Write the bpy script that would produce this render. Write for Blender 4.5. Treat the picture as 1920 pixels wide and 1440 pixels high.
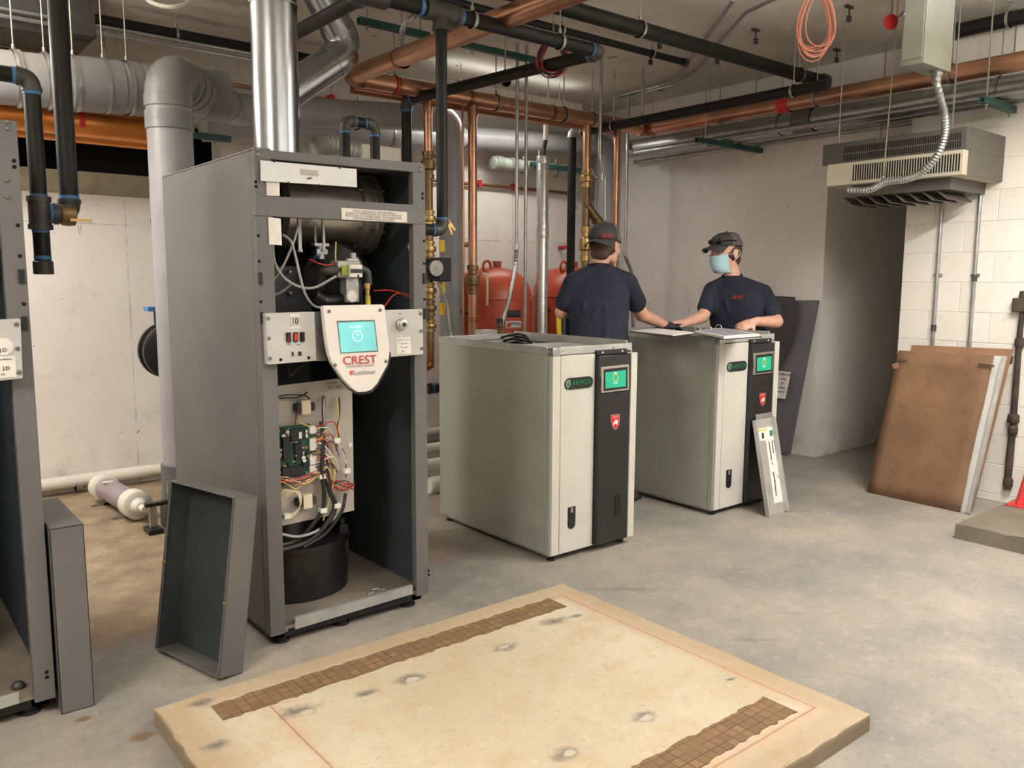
import bpy, bmesh, math, random
from mathutils import Vector, Matrix
random.seed(11)
for _o in list(bpy.data.objects): bpy.data.objects.remove(_o)
scene = bpy.context.scene
col = scene.collection

# ---------------------------------------------------------------- camera
FPX = 1539.5
YAW, PITCH, ROLL, CAMH = math.radians(39.04), math.radians(7.185), math.radians(.27), 1.45
_f = Vector((math.sin(YAW)*math.cos(PITCH), math.cos(YAW)*math.cos(PITCH), -math.sin(PITCH)))
_r = Vector((math.cos(YAW), -math.sin(YAW), 0)); _u = _r.cross(_f)
_r, _u = math.cos(ROLL)*_r + math.sin(ROLL)*_u, -math.sin(ROLL)*_r + math.cos(ROLL)*_u
CAM = Vector((0, 0, CAMH))
cd = bpy.data.cameras.new('camera'); cam = bpy.data.objects.new('camera', cd); col.objects.link(cam)
cd.sensor_width = 36; cd.lens = FPX/1920*36; cd.clip_start = .05
cam.matrix_world = Matrix(((_r.x, _u.x, -_f.x, 0), (_r.y, _u.y, -_f.y, 0), (_r.z, _u.z, -_f.z, CAMH), (0, 0, 0, 1)))
scene.camera = cam

# ---------------------------------------------------------------- world, exposure
w = bpy.data.worlds.new('world'); scene.world = w; w.use_nodes = True
w.node_tree.nodes['Background'].inputs[0].default_value = (.02, .02, .02, 1)
w.node_tree.nodes['Background'].inputs[1].default_value = .2
vs = scene.view_settings
vs.view_transform = 'Standard'; vs.look = 'None'; vs.gamma = 1; vs.use_curve_mapping = False
vs.exposure = -.05
# ceiling strip lights (fixtures are built further down around each lamp): x, y, z, length, along, watts
LAMPS = [
    (4.45, 5.5, 2.95, 1.5, 'x', 13, 'in_view'),
    (-.15, 4.75, 2.75, 1.3, 'x', 74, 'off'),
    (4.2, 1.15, 2.72, 1.5, 'x', 84, 'off'),
    (1.3, .2, 2.72, 1.5, 'x', 24, 'off'),
    (3.2, -1.5, 2.72, 1.5, 'x', 44, 'off'),
    (-1.3, 1.6, 2.72, 1.5, 'x', 64, 'off'),  # added unseen lamp, fills the left-facing boiler and heater sides
]
LCOL = (1.0, .985, .955)
LWARM = (1.0, .955, .885)
for (x, y, z, L, ax, wt, k) in LAMPS:
    ld = bpy.data.lights.new('strip_lamp', 'AREA'); ld.shape = 'RECTANGLE'
    ld.size = L*.95; ld.size_y = .10; ld.energy = wt; ld.color = LWARM if x < 0 else LCOL
    lo = bpy.data.objects.new('strip_lamp', ld); col.objects.link(lo)
    lo.location = (x, y, z - .135)
    lu = bpy.data.lights.new('added_uplight', 'AREA'); lu.shape = 'RECTANGLE'; lu.size = L*.95; lu.size_y = .10; lu.energy = wt*(.1 if k == 'in_view' else 1.25); lu.color = LWARM if x < 0 else LCOL  # upward lamp added above each housing to brighten the ceiling
    uo = bpy.data.objects.new('added_uplight', lu); col.objects.link(uo); uo.location = (x, y, z + .06); uo.rotation_euler = (math.pi, 0, 0)

# ---------------------------------------------------------------- helpers
def ray(px, py): return _r*((px-960)/FPX) + _u*((720-py)/FPX) + _f
def at(px, py, ax, v):
    """point on the plane ax = v that the photograph shows at pixel px, py"""
    d = ray(px, py); i = 'xyz'.index(ax); return CAM + d*((v-CAM[i])/d[i])
def atp(px, py, p0, n):
    d = ray(px, py); n = Vector(n); return CAM + d*((Vector(p0)-CAM).dot(n)/d.dot(n))
def lin(c):
    c = c/255.; return c/12.92 if c <= .04045 else ((c+.055)/1.055)**2.4
def rgb(r, g, b): return (lin(r), lin(g), lin(b), 1)

MATS = {}
def mat(name, c, rough=.5, metal=0., var=.08, vs=5., bump=0., bs=60., spec=.5, emit=0., alpha=1., detail=4, var2=None):
    """procedural material: base colour varied by noise, optional fine bump"""
    if name in MATS: return MATS[name]
    m = bpy.data.materials.new(name); m.use_nodes = True; MATS[name] = m
    nt = m.node_tree; N = nt.nodes; L = nt.links; b = N['Principled BSDF']
    tc = N.new('ShaderNodeTexCoord')
    base = rgb(*c)
    n = N.new('ShaderNodeTexNoise'); n.inputs['Scale'].default_value = vs; n.inputs['Detail'].default_value = detail
    L.new(tc.outputs['Object'], n.inputs['Vector'])
    r = N.new('ShaderNodeValToRGB')
    lo = tuple(max(0, x*(1-2*var)) for x in base[:3]) + (1,)
    hi = var2 and rgb(*var2) or tuple(min(1, x*(1+2*var)) for x in base[:3]) + (1,)
    r.color_ramp.elements[0].position = .3; r.color_ramp.elements[0].color = lo
    r.color_ramp.elements[1].position = .7; r.color_ramp.elements[1].color = hi
    L.new(n.outputs['Fac'], r.inputs['Fac']); L.new(r.outputs['Color'], b.inputs['Base Color'])
    b.inputs['Roughness'].default_value = rough; b.inputs['Metallic'].default_value = metal
    b.inputs['Specular IOR Level'].default_value = spec
    if bump:
        n2 = N.new('ShaderNodeTexNoise'); n2.inputs['Scale'].default_value = bs; n2.inputs['Detail'].default_value = 3
        L.new(tc.outputs['Object'], n2.inputs['Vector'])
        bp = N.new('ShaderNodeBump'); bp.inputs['Strength'].default_value = bump; bp.inputs['Distance'].default_value = .004
        L.new(n2.outputs['Fac'], bp.inputs['Height']); L.new(bp.outputs['Normal'], b.inputs['Normal'])
    if emit:
        L.new(r.outputs['Color'], b.inputs['Emission Color']); b.inputs['Emission Strength'].default_value = emit
    if alpha < 1: b.inputs['Alpha'].default_value = alpha
    return m

def frame(p0, p1):
    z = (Vector(p1)-Vector(p0)).normalized()
    a = Vector((0, 0, 1)) if abs(z.z) < .9 else Vector((1, 0, 0))
    x = a.cross(z).normalized(); y = z.cross(x); return x, y, z

class MB:
    """collects shapes; build() links them as one mesh object"""
    def __init__(s): s.v = []; s.f = []
    def add(s, vs, fs):
        o = len(s.v); s.v += [Vector(p) for p in vs]; s.f += [[i+o for i in f] for f in fs]; return s
    def box(s, x0, x1, y0, y1, z0, z1, M=None):
        vs = [Vector((x, y, z)) for z in (z0, z1) for y in (y0, y1) for x in (x0, x1)]
        if M: vs = [M @ p for p in vs]
        return s.add(vs, [(0, 2, 3, 1), (4, 5, 7, 6), (0, 1, 5, 4), (2, 6, 7, 3), (0, 4, 6, 2), (1, 3, 7, 5)])
    def cyl(s, p0, p1, r0, r1=None, n=16, cap=True):
        r1 = r0 if r1 is None else r1; p0 = Vector(p0); p1 = Vector(p1); x, y, z = frame(p0, p1); vs = []; fs = []
        for p, r in ((p0, r0), (p1, r1)):
            vs += [p + (x*math.cos(2*math.pi*i/n) + y*math.sin(2*math.pi*i/n))*r for i in range(n)]
        fs += [(i, (i+1) % n, n+(i+1) % n, n+i) for i in range(n)]
        if cap: fs += [tuple(range(n-1, -1, -1)), tuple(range(n, 2*n))]
        return s.add(vs, fs)
    def lathe(s, prof, p0, p1, n=24):
        """prof: (radius, distance along p0->p1 direction)"""
        p0 = Vector(p0); x, y, z = frame(p0, p1); vs = []; fs = []; k = len(prof)
        for r, h in prof:
            vs += [p0 + z*h + (x*math.cos(2*math.pi*i/n) + y*math.sin(2*math.pi*i/n))*max(r, 1e-4) for i in range(n)]
        for j in range(k-1):
            fs += [(j*n+i, j*n+(i+1) % n, (j+1)*n+(i+1) % n, (j+1)*n+i) for i in range(n)]
        fs += [tuple(range(n-1, -1, -1)), tuple(range((k-1)*n, k*n))]
        return s.add(vs, fs)
    def tube(s, pts, r, n=8, closed=False, flat=None):
        pts = [Vector(p) for p in pts]; m = len(pts); rs = r if isinstance(r, (list, tuple)) else [r]*m
        vs = []; fs = []; prev = None
        for i, p in enumerate(pts):
            a = pts[(i-1) % m] if (closed or i > 0) else p; b = pts[(i+1) % m] if (closed or i < m-1) else p
            t = (b-a).normalized() if (b-a).length > 1e-9 else Vector((0, 0, 1))
            if prev is None:
                x = (Vector((0, 0, 1)) if abs(t.z) < .9 else Vector((1, 0, 0))).cross(t).normalized()
            else:
                x = (prev - t*prev.dot(t)); x = x.normalized() if x.length > 1e-6 else frame(p, p+t)[0]
            prev = x; y = t.cross(x)
            vs += [p + (x*math.cos(2*math.pi*k/n)*(flat or 1) + y*math.sin(2*math.pi*k/n))*rs[i] for k in range(n)]
        for i in range(m if closed else m-1):
            j = (i+1) % m
            fs += [(i*n+k, i*n+(k+1) % n, j*n+(k+1) % n, j*n+k) for k in range(n)]
        if not closed: fs += [tuple(range(n-1, -1, -1)), tuple(range((m-1)*n, m*n))]
        return s.add(vs, fs)
    def plate(s, pts, off):
        """polygon of 3D points extruded by a vector"""
        pts = [Vector(p) for p in pts]; off = Vector(off); n = len(pts)
        return s.add(pts + [p+off for p in pts], [tuple(range(n-1, -1, -1)), tuple(range(n, 2*n))] + [(i, (i+1) % n, n+(i+1) % n, n+i) for i in range(n)])
    def ball(s, c, r, nu=14, nv=9, M=None):
        r = r if isinstance(r, (tuple, list)) else (r, r, r); c = Vector(c); vs = []; fs = []
        for j in range(nv+1):
            a = math.pi*j/nv - math.pi/2; a = max(-math.pi/2+1e-3, min(math.pi/2-1e-3, a))
            for i in range(nu):
                q = Vector((r[0]*math.cos(a)*math.cos(2*math.pi*i/nu), r[1]*math.cos(a)*math.sin(2*math.pi*i/nu), r[2]*math.sin(a)))
                vs.append(c + (M @ q if M else q))
        for j in range(nv): fs += [(j*nu+i, j*nu+(i+1) % nu, (j+1)*nu+(i+1) % nu, (j+1)*nu+i) for i in range(nu)]
        fs += [tuple(range(nu-1, -1, -1)), tuple(range(nv*nu, (nv+1)*nu))]
        return s.add(vs, fs)
    def mesh(s, name, smooth=True, angle=38):
        me = bpy.data.meshes.new(name); bm = bmesh.new()
        bv = [bm.verts.new(p) for p in s.v]
        for f in s.f:
            try: bm.faces.new([bv[i] for i in f])
            except ValueError: pass
        bmesh.ops.recalc_face_normals(bm, faces=bm.faces)
        finish(bm, smooth, angle); bm.to_mesh(me); bm.free(); return me
    def build(s, name, m, parent=None, smooth=True, angle=38, bevel=0, **k):
        me = s.mesh(name, smooth, angle); return link(name, me, m, parent, bevel=bevel, **k)

def finish(bm, smooth, angle):
    a = math.radians(angle)
    for f in bm.faces: f.smooth = smooth
    if smooth:
        for e in bm.edges: e.smooth = not (len(e.link_faces) == 2 and e.calc_face_angle(9) > a)

def pinv(p): return Matrix.Translation(-_world(p))
def _world(o):
    v = Vector(o.location)
    if o.parent: v = _world(o.parent) + o.matrix_parent_inverse.translation + v if o.parent else v
    return v
def link(name, me, m, parent=None, bevel=0, matrix=None, label=None, kind=None):
    """meshes are in world coordinates unless matrix is given; the parent inverse keeps them there"""
    o = bpy.data.objects.new(name, me); col.objects.link(o)
    if m is not None and not me.materials: me.materials.append(m)
    if matrix is not None: o.matrix_world = matrix
    if parent is not None:
        o.parent = parent; o.matrix_parent_inverse = pinv(parent)
    if bevel:
        b = o.modifiers.new('bevel', 'BEVEL'); b.width = bevel; b.segments = 2; b.limit_method = 'ANGLE'; b.angle_limit = math.radians(40)
    if label: o['label'] = label
    if kind: o['kind'] = kind
    return o
def thing(name, label, cat, loc=(0, 0, 0), group=None):
    o = bpy.data.objects.new(name, None); col.objects.link(o); o.location = loc; o.empty_display_size = .1
    o['label'] = label; o['category'] = cat
    if group: o['group'] = group
    return o
def tag(o, label, cat, group=None):
    o['label'] = label; o['category'] = cat
    if group: o['group'] = group
    return o
def struct(o): o['kind'] = 'structure'; return o
def copy_tree(o, parent=None):
    c = o.copy(); col.objects.link(c)
    if parent is not None:
        c.parent = parent; c.matrix_parent_inverse = o.matrix_parent_inverse.copy()
    for ch in o.children: copy_tree(ch, c)
    return c
def text(body, size, m, parent, origin, xdir, ydir, align='CENTER', ext=.0006, name='lettering', width=1.0, shear=0):
    cu = bpy.data.curves.new('t', 'FONT'); cu.body = body; cu.size = size; cu.extrude = ext; cu.align_x = align; cu.align_y = 'CENTER'
    cu.resolution_u = 3; cu.shear = shear
    t = bpy.data.objects.new('t', cu); col.objects.link(t)
    me = bpy.data.meshes.new_from_object(t.evaluated_get(bpy.context.evaluated_depsgraph_get()))
    bpy.data.objects.remove(t); bpy.data.curves.remove(cu)
    x = Vector(xdir).normalized(); y = Vector(ydir).normalized(); z = x.cross(y).normalized()
    Mx = Matrix(((x.x*width, y.x, z.x, 0), (x.y*width, y.y, z.y, 0), (x.z*width, y.z, z.z, 0), (0, 0, 0, 1))); Mx.translation = Vector(origin)
    me.transform(Mx); me.materials.clear(); return link(name, me, m, parent)
def fillet(pts, R, n=6):
    pts = [Vector(p) for p in pts]; out = [pts[0]]
    for i in range(1, len(pts)-1):
        a, b, c = pts[i-1], pts[i], pts[i+1]; u = (a-b).normalized(); v = (c-b).normalized()
        ang = u.angle(v); d = min(R/math.tan(ang/2) if ang > .01 else R, (a-b).length*.49, (c-b).length*.49)
        p0 = b+u*d; p1 = b+v*d
        for k in range(n+1):
            t = k/n; out.append(p0*(1-t)**2 + b*2*t*(1-t) + p1*t*t)
    out.append(pts[-1]); return out
def smoothpath(pts, n=6):
    pts = [Vector(p) for p in pts]; P = [pts[0]*2-pts[1]] + pts + [pts[-1]*2-pts[-2]]; out = []
    for i in range(1, len(P)-2):
        for k in range(n):
            t = k/n; a, b, c, d = P[i-1], P[i], P[i+1], P[i+2]
            out.append(.5*((2*b)+(c-a)*t+(2*a-5*b+4*c-d)*t*t+(3*b-a-3*c+d)*t**3))
    out.append(pts[-1]); return out
def pipe_parts(root, pts, r, m, em=None, R=1.6, collar=1.2, band=None, n=18, seg='pipe'):
    """straight pipes and elbows of a run: each its own part; collars where the elbow ends"""
    pts = [Vector(p) for p in pts]; em = em or m; cut = [0]*len(pts); q = len(pts)
    arcs = []
    for i in range(1, q-1):
        a, b, c = pts[i-1], pts[i], pts[i+1]; u = (a-b).normalized(); v = (c-b).normalized(); ang = u.angle(v)
        d = min(R*r/math.tan(ang/2) if ang < 3.1 else R*r, R*r*2.2, (a-b).length*.48, (c-b).length*.48); cut[i] = d
        arc = [b+u*d + (b-(b+u*d))*2*(k/8)*(1-k/8) + ((b+v*d)-(b+u*d))*(k/8)**2 for k in range(9)]
        arcs.append((arc, u, v))
    for i in range(q-1):
        d = (pts[i+1]-pts[i]).normalized(); p0 = pts[i]+d*cut[i]; p1 = pts[i+1]-d*cut[i+1]
        if (p1-p0).length > .004: MB().cyl(p0, p1, r, n=n).build(seg, m, root)
    for arc, u, v in arcs:
        mb = MB().tube(arc, r*(1+(collar-1)*.55), n=n)
        mb.cyl(arc[0]-u*r*.15, arc[0]+u*r*.35, r*collar, n=n); mb.cyl(arc[-1]-v*r*.15, arc[-1]+v*r*.35, r*collar, n=n)
        e = mb.build('elbow', em, root)
        if band:
            for p, t in ((arc[0], u), (arc[-1], v)):
                MB().cyl(p+t*r*.3, p+t*r*.75, r*1.05, n=n).build('thread_seal', band, e)
def pipe_run(name, label, cat, pts, r, m, em=None, group=None, **k):
    t = thing(name, label, cat, pts[0], group); pipe_parts(t, pts, r, m, em, **k); return t

# ---------------------------------------------------------------- materials
M_steel_grey = mat('boiler_grey_paint', (100, 98, 97), .5, 0, .05, 3, .12, 400)
M_dark_in = mat('cabinet_inside_paint', (62, 66, 70), .5, 0, .06, 3)
M_black = mat('black_steel_pipe', (26, 25, 25), .5, .0, .12, 9, .1, 60, spec=.3)
M_iron = mat('malleable_iron', (74, 72, 70), .5, .35, .1, 14, .12, 70)
M_blue = mat('blue_thread_seal', (70, 120, 170), .6)
M_copper = mat('copper_pipe', (194, 148, 120), .32, .92, .13, 4, .05, 30)
M_copper_dark = mat('aged_copper', (150, 100, 72), .38, .85, .16, 4)
M_brass = mat('brass', (182, 152, 98), .36, .9, .1, 12)
M_brass_old = mat('dull_brass', (132, 110, 78), .45, .8, .12, 12)
M_galv = mat('galvanised_steel', (176, 178, 176), .36, .85, .08, 16, .04, 60)
M_galv_flat = mat('galvanised_sheet', (186, 186, 182), .4, .55, .07, 9)
M_shiny = mat('stainless_flue', (172, 176, 182), .24, 1, .05, 3)
M_cpvc = mat('grey_plastic_vent', (150, 149, 152), .42, 0, .05, 4)
M_cpvc_d = mat('grey_plastic_coupling', (128, 128, 130), .42, 0, .06, 4)
M_white = mat('white_enamel', (232, 228, 220), .45, 0, .03)
M_paper = mat('paper_label', (226, 220, 212), .7, 0, .04, 20)
M_ink = mat('black_ink', (52, 50, 52), .7, 0, .02)
M_ink_grey = mat('faded_ink', (140, 134, 130), .7, 0, .02)
M_blackpl = mat('black_plastic', (24, 24, 26), .4, 0, .05)
M_rubber = mat('black_rubber', (30, 30, 32), .65, 0, .05)
M_yellow = mat('yellow_handle', (228, 190, 40), .5, 0, .05)
M_redtank = mat('red_tank_paint', (178, 74, 48), .4, 0, .07, 3)
M_redtape = mat('red_tape', (196, 44, 46), .55, 0, .06)
M_zinc = mat('zinc_rod', (168, 166, 160), .4, .8, .06)
M_strut = mat('green_strut', (40, 78, 72), .45, .2, .1, 8)
M_pvcw = mat('white_pvc', (226, 220, 208), .45, 0, .05)
M_red = mat('red_paint', (208, 62, 58), .5, 0, .08)
# ---------------------------------------------------------------- the setting
class NT:
    """small node helper"""
    def __init__(s, name):
        s.m = bpy.data.materials.new(name); s.m.use_nodes = True; s.N = s.m.node_tree.nodes; s.L = s.m.node_tree.links
        s.b = s.N['Principled BSDF']; s.tc = s.N.new('ShaderNodeTexCoord')
        s.xyz = s.N.new('ShaderNodeSeparateXYZ'); s.L.new(s.tc.outputs['Object'], s.xyz.inputs[0])
    def set(s, sock, v):
        if isinstance(v, (int, float)): sock.default_value = v
        elif isinstance(v, tuple): sock.default_value = v
        else: s.L.new(v, sock)
    def noise(s, scale, detail=4, rough=.55, vec=None, dist=0):
        n = s.N.new('ShaderNodeTexNoise'); n.inputs['Scale'].default_value = scale; n.inputs['Detail'].default_value = detail
        n.inputs['Roughness'].default_value = rough; n.inputs['Distortion'].default_value = dist
        s.L.new(vec or s.tc.outputs['Object'], n.inputs['Vector']); return n.outputs['Fac']
    def math(s, op, a, b=0., c=0., clamp=False):
        n = s.N.new('ShaderNodeMath'); n.operation = op; n.use_clamp = clamp
        for i, v in enumerate((a, b, c)): s.set(n.inputs[i], v)
        return n.outputs[0]
    def ramp(s, fac, lo, hi):
        n = s.N.new('ShaderNodeMapRange'); n.clamp = True; s.set(n.inputs[0], fac)
        n.inputs[1].default_value = lo; n.inputs[2].default_value = hi; return n.outputs[0]
    def mix(s, fac, a, b):
        n = s.N.new('ShaderNodeMix'); n.data_type = 'RGBA'; s.set(n.inputs[0], fac); s.set(n.inputs[6], a); s.set(n.inputs[7], b); return n.outputs[2]
    def blob(s, cx, cy, rx, ry, soft=.5, nz=None, amt=.5, ang=0):
        dx = s.math('SUBTRACT', s.xyz.outputs[0], cx); dy = s.math('SUBTRACT', s.xyz.outputs[1], cy)
        if ang:
            c, q = math.cos(ang), math.sin(ang)
            dx, dy = s.math('ADD', s.math('MULTIPLY', dx, c), s.math('MULTIPLY', dy, q)), s.math('SUBTRACT', s.math('MULTIPLY', dy, c), s.math('MULTIPLY', dx, q))
        dx = s.math('DIVIDE', dx, rx); dy = s.math('DIVIDE', dy, ry)
        d = s.math('SQRT', s.math('ADD', s.math('MULTIPLY', dx, dx), s.math('MULTIPLY', dy, dy)))
        if nz is not None: d = s.math('ADD', d, s.math('MULTIPLY', s.math('SUBTRACT', nz, .5), amt*2))
        n = s.N.new('ShaderNodeMapRange'); n.clamp = True; s.set(n.inputs[0], d); n.inputs[1].default_value = 1; n.inputs[2].default_value = 1-soft; return n.outputs[0]
    def done(s, colr, rough=.6, bump=None, bd=.004, bst=.5, spec=.4):
        s.set(s.b.inputs['Base Color'], colr); s.set(s.b.inputs['Roughness'], rough); s.b.inputs['Specular IOR Level'].default_value = spec
        if bump is not None:
            bp = s.N.new('ShaderNodeBump'); bp.inputs['Strength'].default_value = bst; bp.inputs['Distance'].default_value = bd
            s.set(bp.inputs['Height'], bump); s.L.new(bp.outputs[0], s.b.inputs['Normal'])
        return s.m

def floor_mat():
    t = NT('floor_concrete'); n1 = t.noise(1.1, 6, .6); n2 = t.noise(5, 6, .65); n3 = t.noise(40, 4, .7); n4 = t.noise(.45, 3)
    c = t.mix(t.ramp(n1, .32, .68), rgb(124, 121, 117), rgb(162, 154, 142))
    c = t.mix(t.math('MULTIPLY', t.ramp(n2, .5, .75), .45), c, rgb(176, 164, 146))
    c = t.mix(t.math('MULTIPLY', t.ramp(n2, .46, .28), .35), c, rgb(112, 108, 104))
    n6 = t.noise(16, 6, .75); c = t.mix(t.math('MULTIPLY', t.ramp(n6, .55, .72), .4), c, rgb(188, 178, 164)); c = t.mix(t.math('MULTIPLY', t.ramp(n6, .45, .28), .35), c, rgb(104, 100, 96)); c = t.mix(t.math('MULTIPLY', t.ramp(n3, .42, .3), .45), c, rgb(92, 88, 84))
    # bare brown concrete behind and between the old boilers
    yy = t.math('ADD', t.xyz.outputs[1], t.math('MULTIPLY', t.math('SUBTRACT', n2, .5), .35))
    xx = t.math('ADD', t.xyz.outputs[0], t.math('MULTIPLY', t.math('SUBTRACT', n1, .5), .3))
    bare = t.math('MULTIPLY', t.ramp(yy, 3.38, 3.55), t.ramp(xx, 2.6, 2.2))
    tan = t.mix(t.ramp(n2, .35, .7), rgb(126, 104, 80), rgb(176, 156, 126))
    edge = t.math('MULTIPLY', t.math('MULTIPLY', t.ramp(yy, 3.34, 3.48), t.ramp(yy, 3.75, 3.5)), t.ramp(xx, 2.6, 2.2))
    c = t.mix(t.math('MULTIPLY', bare, .85), c, tan); c = t.mix(t.math('MULTIPLY', edge, .45), c, rgb(112, 78, 62))
    # rusty anchor marks on the floor
    for px, py, rx in ((157, 1348, .022), (268, 1381, .03)):
        p = at(px, py, 'z', 0); c = t.mix(t.math('MULTIPLY', t.blob(p.x, p.y, rx*1.5, rx, .4, n3, .3), .8), c, rgb(120, 88, 58))
    for px, py, rx, ry in ((1420, 1200, .14, .02), (1180, 1105, .25, .03), (1480, 1150, .1, .012)):
        p = at(px, py, 'z', 0); c = t.mix(t.math('MULTIPLY', t.blob(p.x, p.y, rx, ry, .8, n2, .6, -.7), .5), c, rgb(104, 98, 92))
    h = t.math('ADD', t.math('MULTIPLY', n2, .6), t.math('MULTIPLY', n3, .4))
    return t.done(c, t.math('ADD', .5, t.math('MULTIPLY', n2, .25)), h, .004, .25)
def wall_mat(name, a, b, specks=True, lines=()):
    t = NT(name); n1 = t.noise(.9, 5); n2 = t.noise(7, 5, .6); n3 = t.noise(26, 2, .5); n5 = t.noise(120, 2)
    c = t.mix(t.ramp(n1, .35, .65), rgb(*a), rgb(*b))
    c = t.mix(t.math('MULTIPLY', t.ramp(n2, .6, .75), .25), c, rgb(170, 158, 146))
    if specks:
        c = t.mix(t.math('MULTIPLY', t.ramp(n3, .755, .775), .75), c, rgb(92, 84, 78))
        low = t.math('MULTIPLY', t.ramp(t.xyz.outputs[2], .35, .0), t.ramp(n2, .4, .7))
        c = t.mix(t.math('MULTIPLY', low, .5), c, rgb(150, 134, 116))
    for ax, v in lines:
        d = t.math('ABSOLUTE', t.math('SUBTRACT', t.xyz.outputs[ax], t.math('ADD', v, t.math('MULTIPLY', t.math('SUBTRACT', n2, .5), .02))))
        c = t.mix(t.math('MULTIPLY', t.math('MULTIPLY', t.ramp(d, .006, .001), t.ramp(n2, .42, .55)), .55), c, rgb(120, 106, 94))
    h = t.math('ADD', t.math('MULTIPLY', n2, .4), t.math('MULTIPLY', n5, .25))
    return t.done(c, .62, h, .004, .3)
def ceiling_mat():
    t = NT('ceiling_concrete'); n1 = t.noise(.8, 6, .6); n2 = t.noise(6, 5, .6)
    w = t.N.new('ShaderNodeTexWave'); w.inputs['Scale'].default_value = 4.5; w.inputs['Distortion'].default_value = 1.2; w.bands_direction = 'Y'
    t.L.new(t.tc.outputs['Object'], w.inputs['Vector'])
    c = t.mix(t.ramp(n1, .35, .68), rgb(192, 186, 173), rgb(222, 216, 204))
    c = t.mix(t.math('MULTIPLY', t.ramp(n2, .58, .75), .35), c, rgb(140, 131, 116))
    c = t.mix(t.math('MULTIPLY', t.ramp(t.noise(9, 2), .74, .77), .7), c, rgb(48, 42, 36))
    return t.done(c, .8, t.math('ADD', t.math('MULTIPLY', w.outputs[1], .35), n2), .006, .4)
M_floor = floor_mat(); M_ceil = ceiling_mat()
M_wall = wall_mat('wall_paint', (220, 215, 209), (231, 226, 219))
M_wallb = wall_mat('back_wall_paint', (220, 215, 209), (231, 226, 219), lines=((0, at(245, 600, 'y', 6.17).x), (2, at(200, 421, 'y', 6.17).z), (0, 3.9), (0, 5.0)))
M_block = wall_mat('block_paint', (230, 224, 214), (238, 233, 224), specks=False)
M_conc = mat('raw_concrete', (138, 130, 112), .8, 0, .12, 6, .3, 40)
M_void = mat('shade_painted_void', (14, 15, 18), .9, 0, 0)  # near-black recess walls stand in for the unlit space behind the opening
M_joint = mat('block_joint', (214, 204, 190), .8, 0, .05)

HC = 3.15
struct(MB().box(-2.6, 8.2, -3.2, 6.6, -.12, 0).build('floor', M_floor, smooth=False))
struct(MB().box(-2.6, 8.2, -3.2, 6.6, HC, HC+.12).build('ceiling', M_ceil, smooth=False))
YB, XR = 6.17, 6.17
OX0, OX1, OZ0, OZ1 = .93, 2.24, 2.16, 2.56
wb = MB(); wb.box(-2.6, XR, YB, YB+.2, 0, OZ0-.15); wb.box(-2.6, OX0, YB, YB+.2, OZ0-.15, HC); wb.box(OX1, XR, YB, YB+.2, OZ0-.15, HC); wb.box(OX0, OX1, YB, YB+.2, OZ1, HC)
wall_back = struct(wb.build('wall_back', M_wallb, smooth=False))
MB().box(OX0, OX1, YB-.006, YB+.2, OZ0-.15, OZ0).build('concrete_sill', M_conc, wall_back, bevel=.006)
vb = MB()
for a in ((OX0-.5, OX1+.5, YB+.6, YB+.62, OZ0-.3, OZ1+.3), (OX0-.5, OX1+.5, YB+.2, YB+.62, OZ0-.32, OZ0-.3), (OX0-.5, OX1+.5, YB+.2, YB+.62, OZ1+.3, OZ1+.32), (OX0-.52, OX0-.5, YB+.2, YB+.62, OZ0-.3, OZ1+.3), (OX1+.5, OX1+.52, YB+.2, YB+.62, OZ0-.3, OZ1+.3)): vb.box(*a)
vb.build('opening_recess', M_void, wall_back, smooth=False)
# right wall: poured wall up to the alcove, then painted concrete blocks
AY0, AY1, AZ = 2.84, 3.62, 2.32
wr = MB(); wr.box(XR, 8.1, AY1, YB+.2, 0, HC); wr.box(XR, 8.1, AY0-.4, AY1, AZ, HC)
wall_right = struct(wr.build('wall_right', M_wall, smooth=False))
al = MB(); al.box(8.0, 8.2, AY0-.4, AY1, 0, AZ); al.build('alcove_end', M_wall, wall_right, smooth=False)
XB = 5.88
wk = MB().box(XB+.004, 8.1, -3.2, AY0-.012, 0, HC); wk.box(XB+.002, XB+.1, -3.2, .35, 0, HC)
wall_block = struct(wk.build('wall_block', M_joint, smooth=False))
zj = at(1700, 529, 'x', XB).z; CH = .2
z = zj - math.ceil(zj/CH)*CH; row = 0; BL = .4
bcache = {}
while z < HC:
    z0, z1 = max(0, z), min(HC, z+CH)
    y1 = AY0; first = True
    off = BL if row % 2 else BL/2
    while y1 > .36:
        Lb = off if first else BL
        y0 = max(.35, y1-Lb); first = False
        if z1-z0 > .03:
            key = (round(y1-y0, 3), round(z1-z0, 3))
            if key not in bcache:
                hy, hz, g = key[0]/2-.0012, key[1]/2-.0012, .0025
                mb = MB(); vs = [(.1, -hy, -hz), (.1, hy, -hz), (.1, hy, hz), (.1, -hy, hz), (g, -hy, -hz), (g, hy, -hz), (g, hy, hz), (g, -hy, hz), (0, -hy+g, -hz+g), (0, hy-g, -hz+g), (0, hy-g, hz-g), (0, -hy+g, hz-g)]
                fs = [(8, 9, 10, 11)] + [(a, (a+1) % 4, 4+(a+1) % 4, 4+a) for a in range(4)] + [(4+a, 4+(a+1) % 4, 8+(a+1) % 4, 8+a) for a in range(4)]
                mb.add(vs, fs); bcache[key] = mb.mesh('block', smooth=False); bcache[key].materials.append(M_block)
            link('block', bcache[key], None, wall_block, matrix=Matrix.Translation((XB+random.uniform(0, .001), (y0+y1)/2, (z0+z1)/2)))
        y1 = y0
    z += CH; row += 1
# walls behind the camera
struct(MB().box(-2.8, -2.6, -3.2, 6.4, 0, HC).build('wall_left', M_wall, smooth=False))
struct(MB().box(-2.6, 8.1, -3.4, -3.2, 0, HC).build('wall_front', M_wall, smooth=False))

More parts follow.
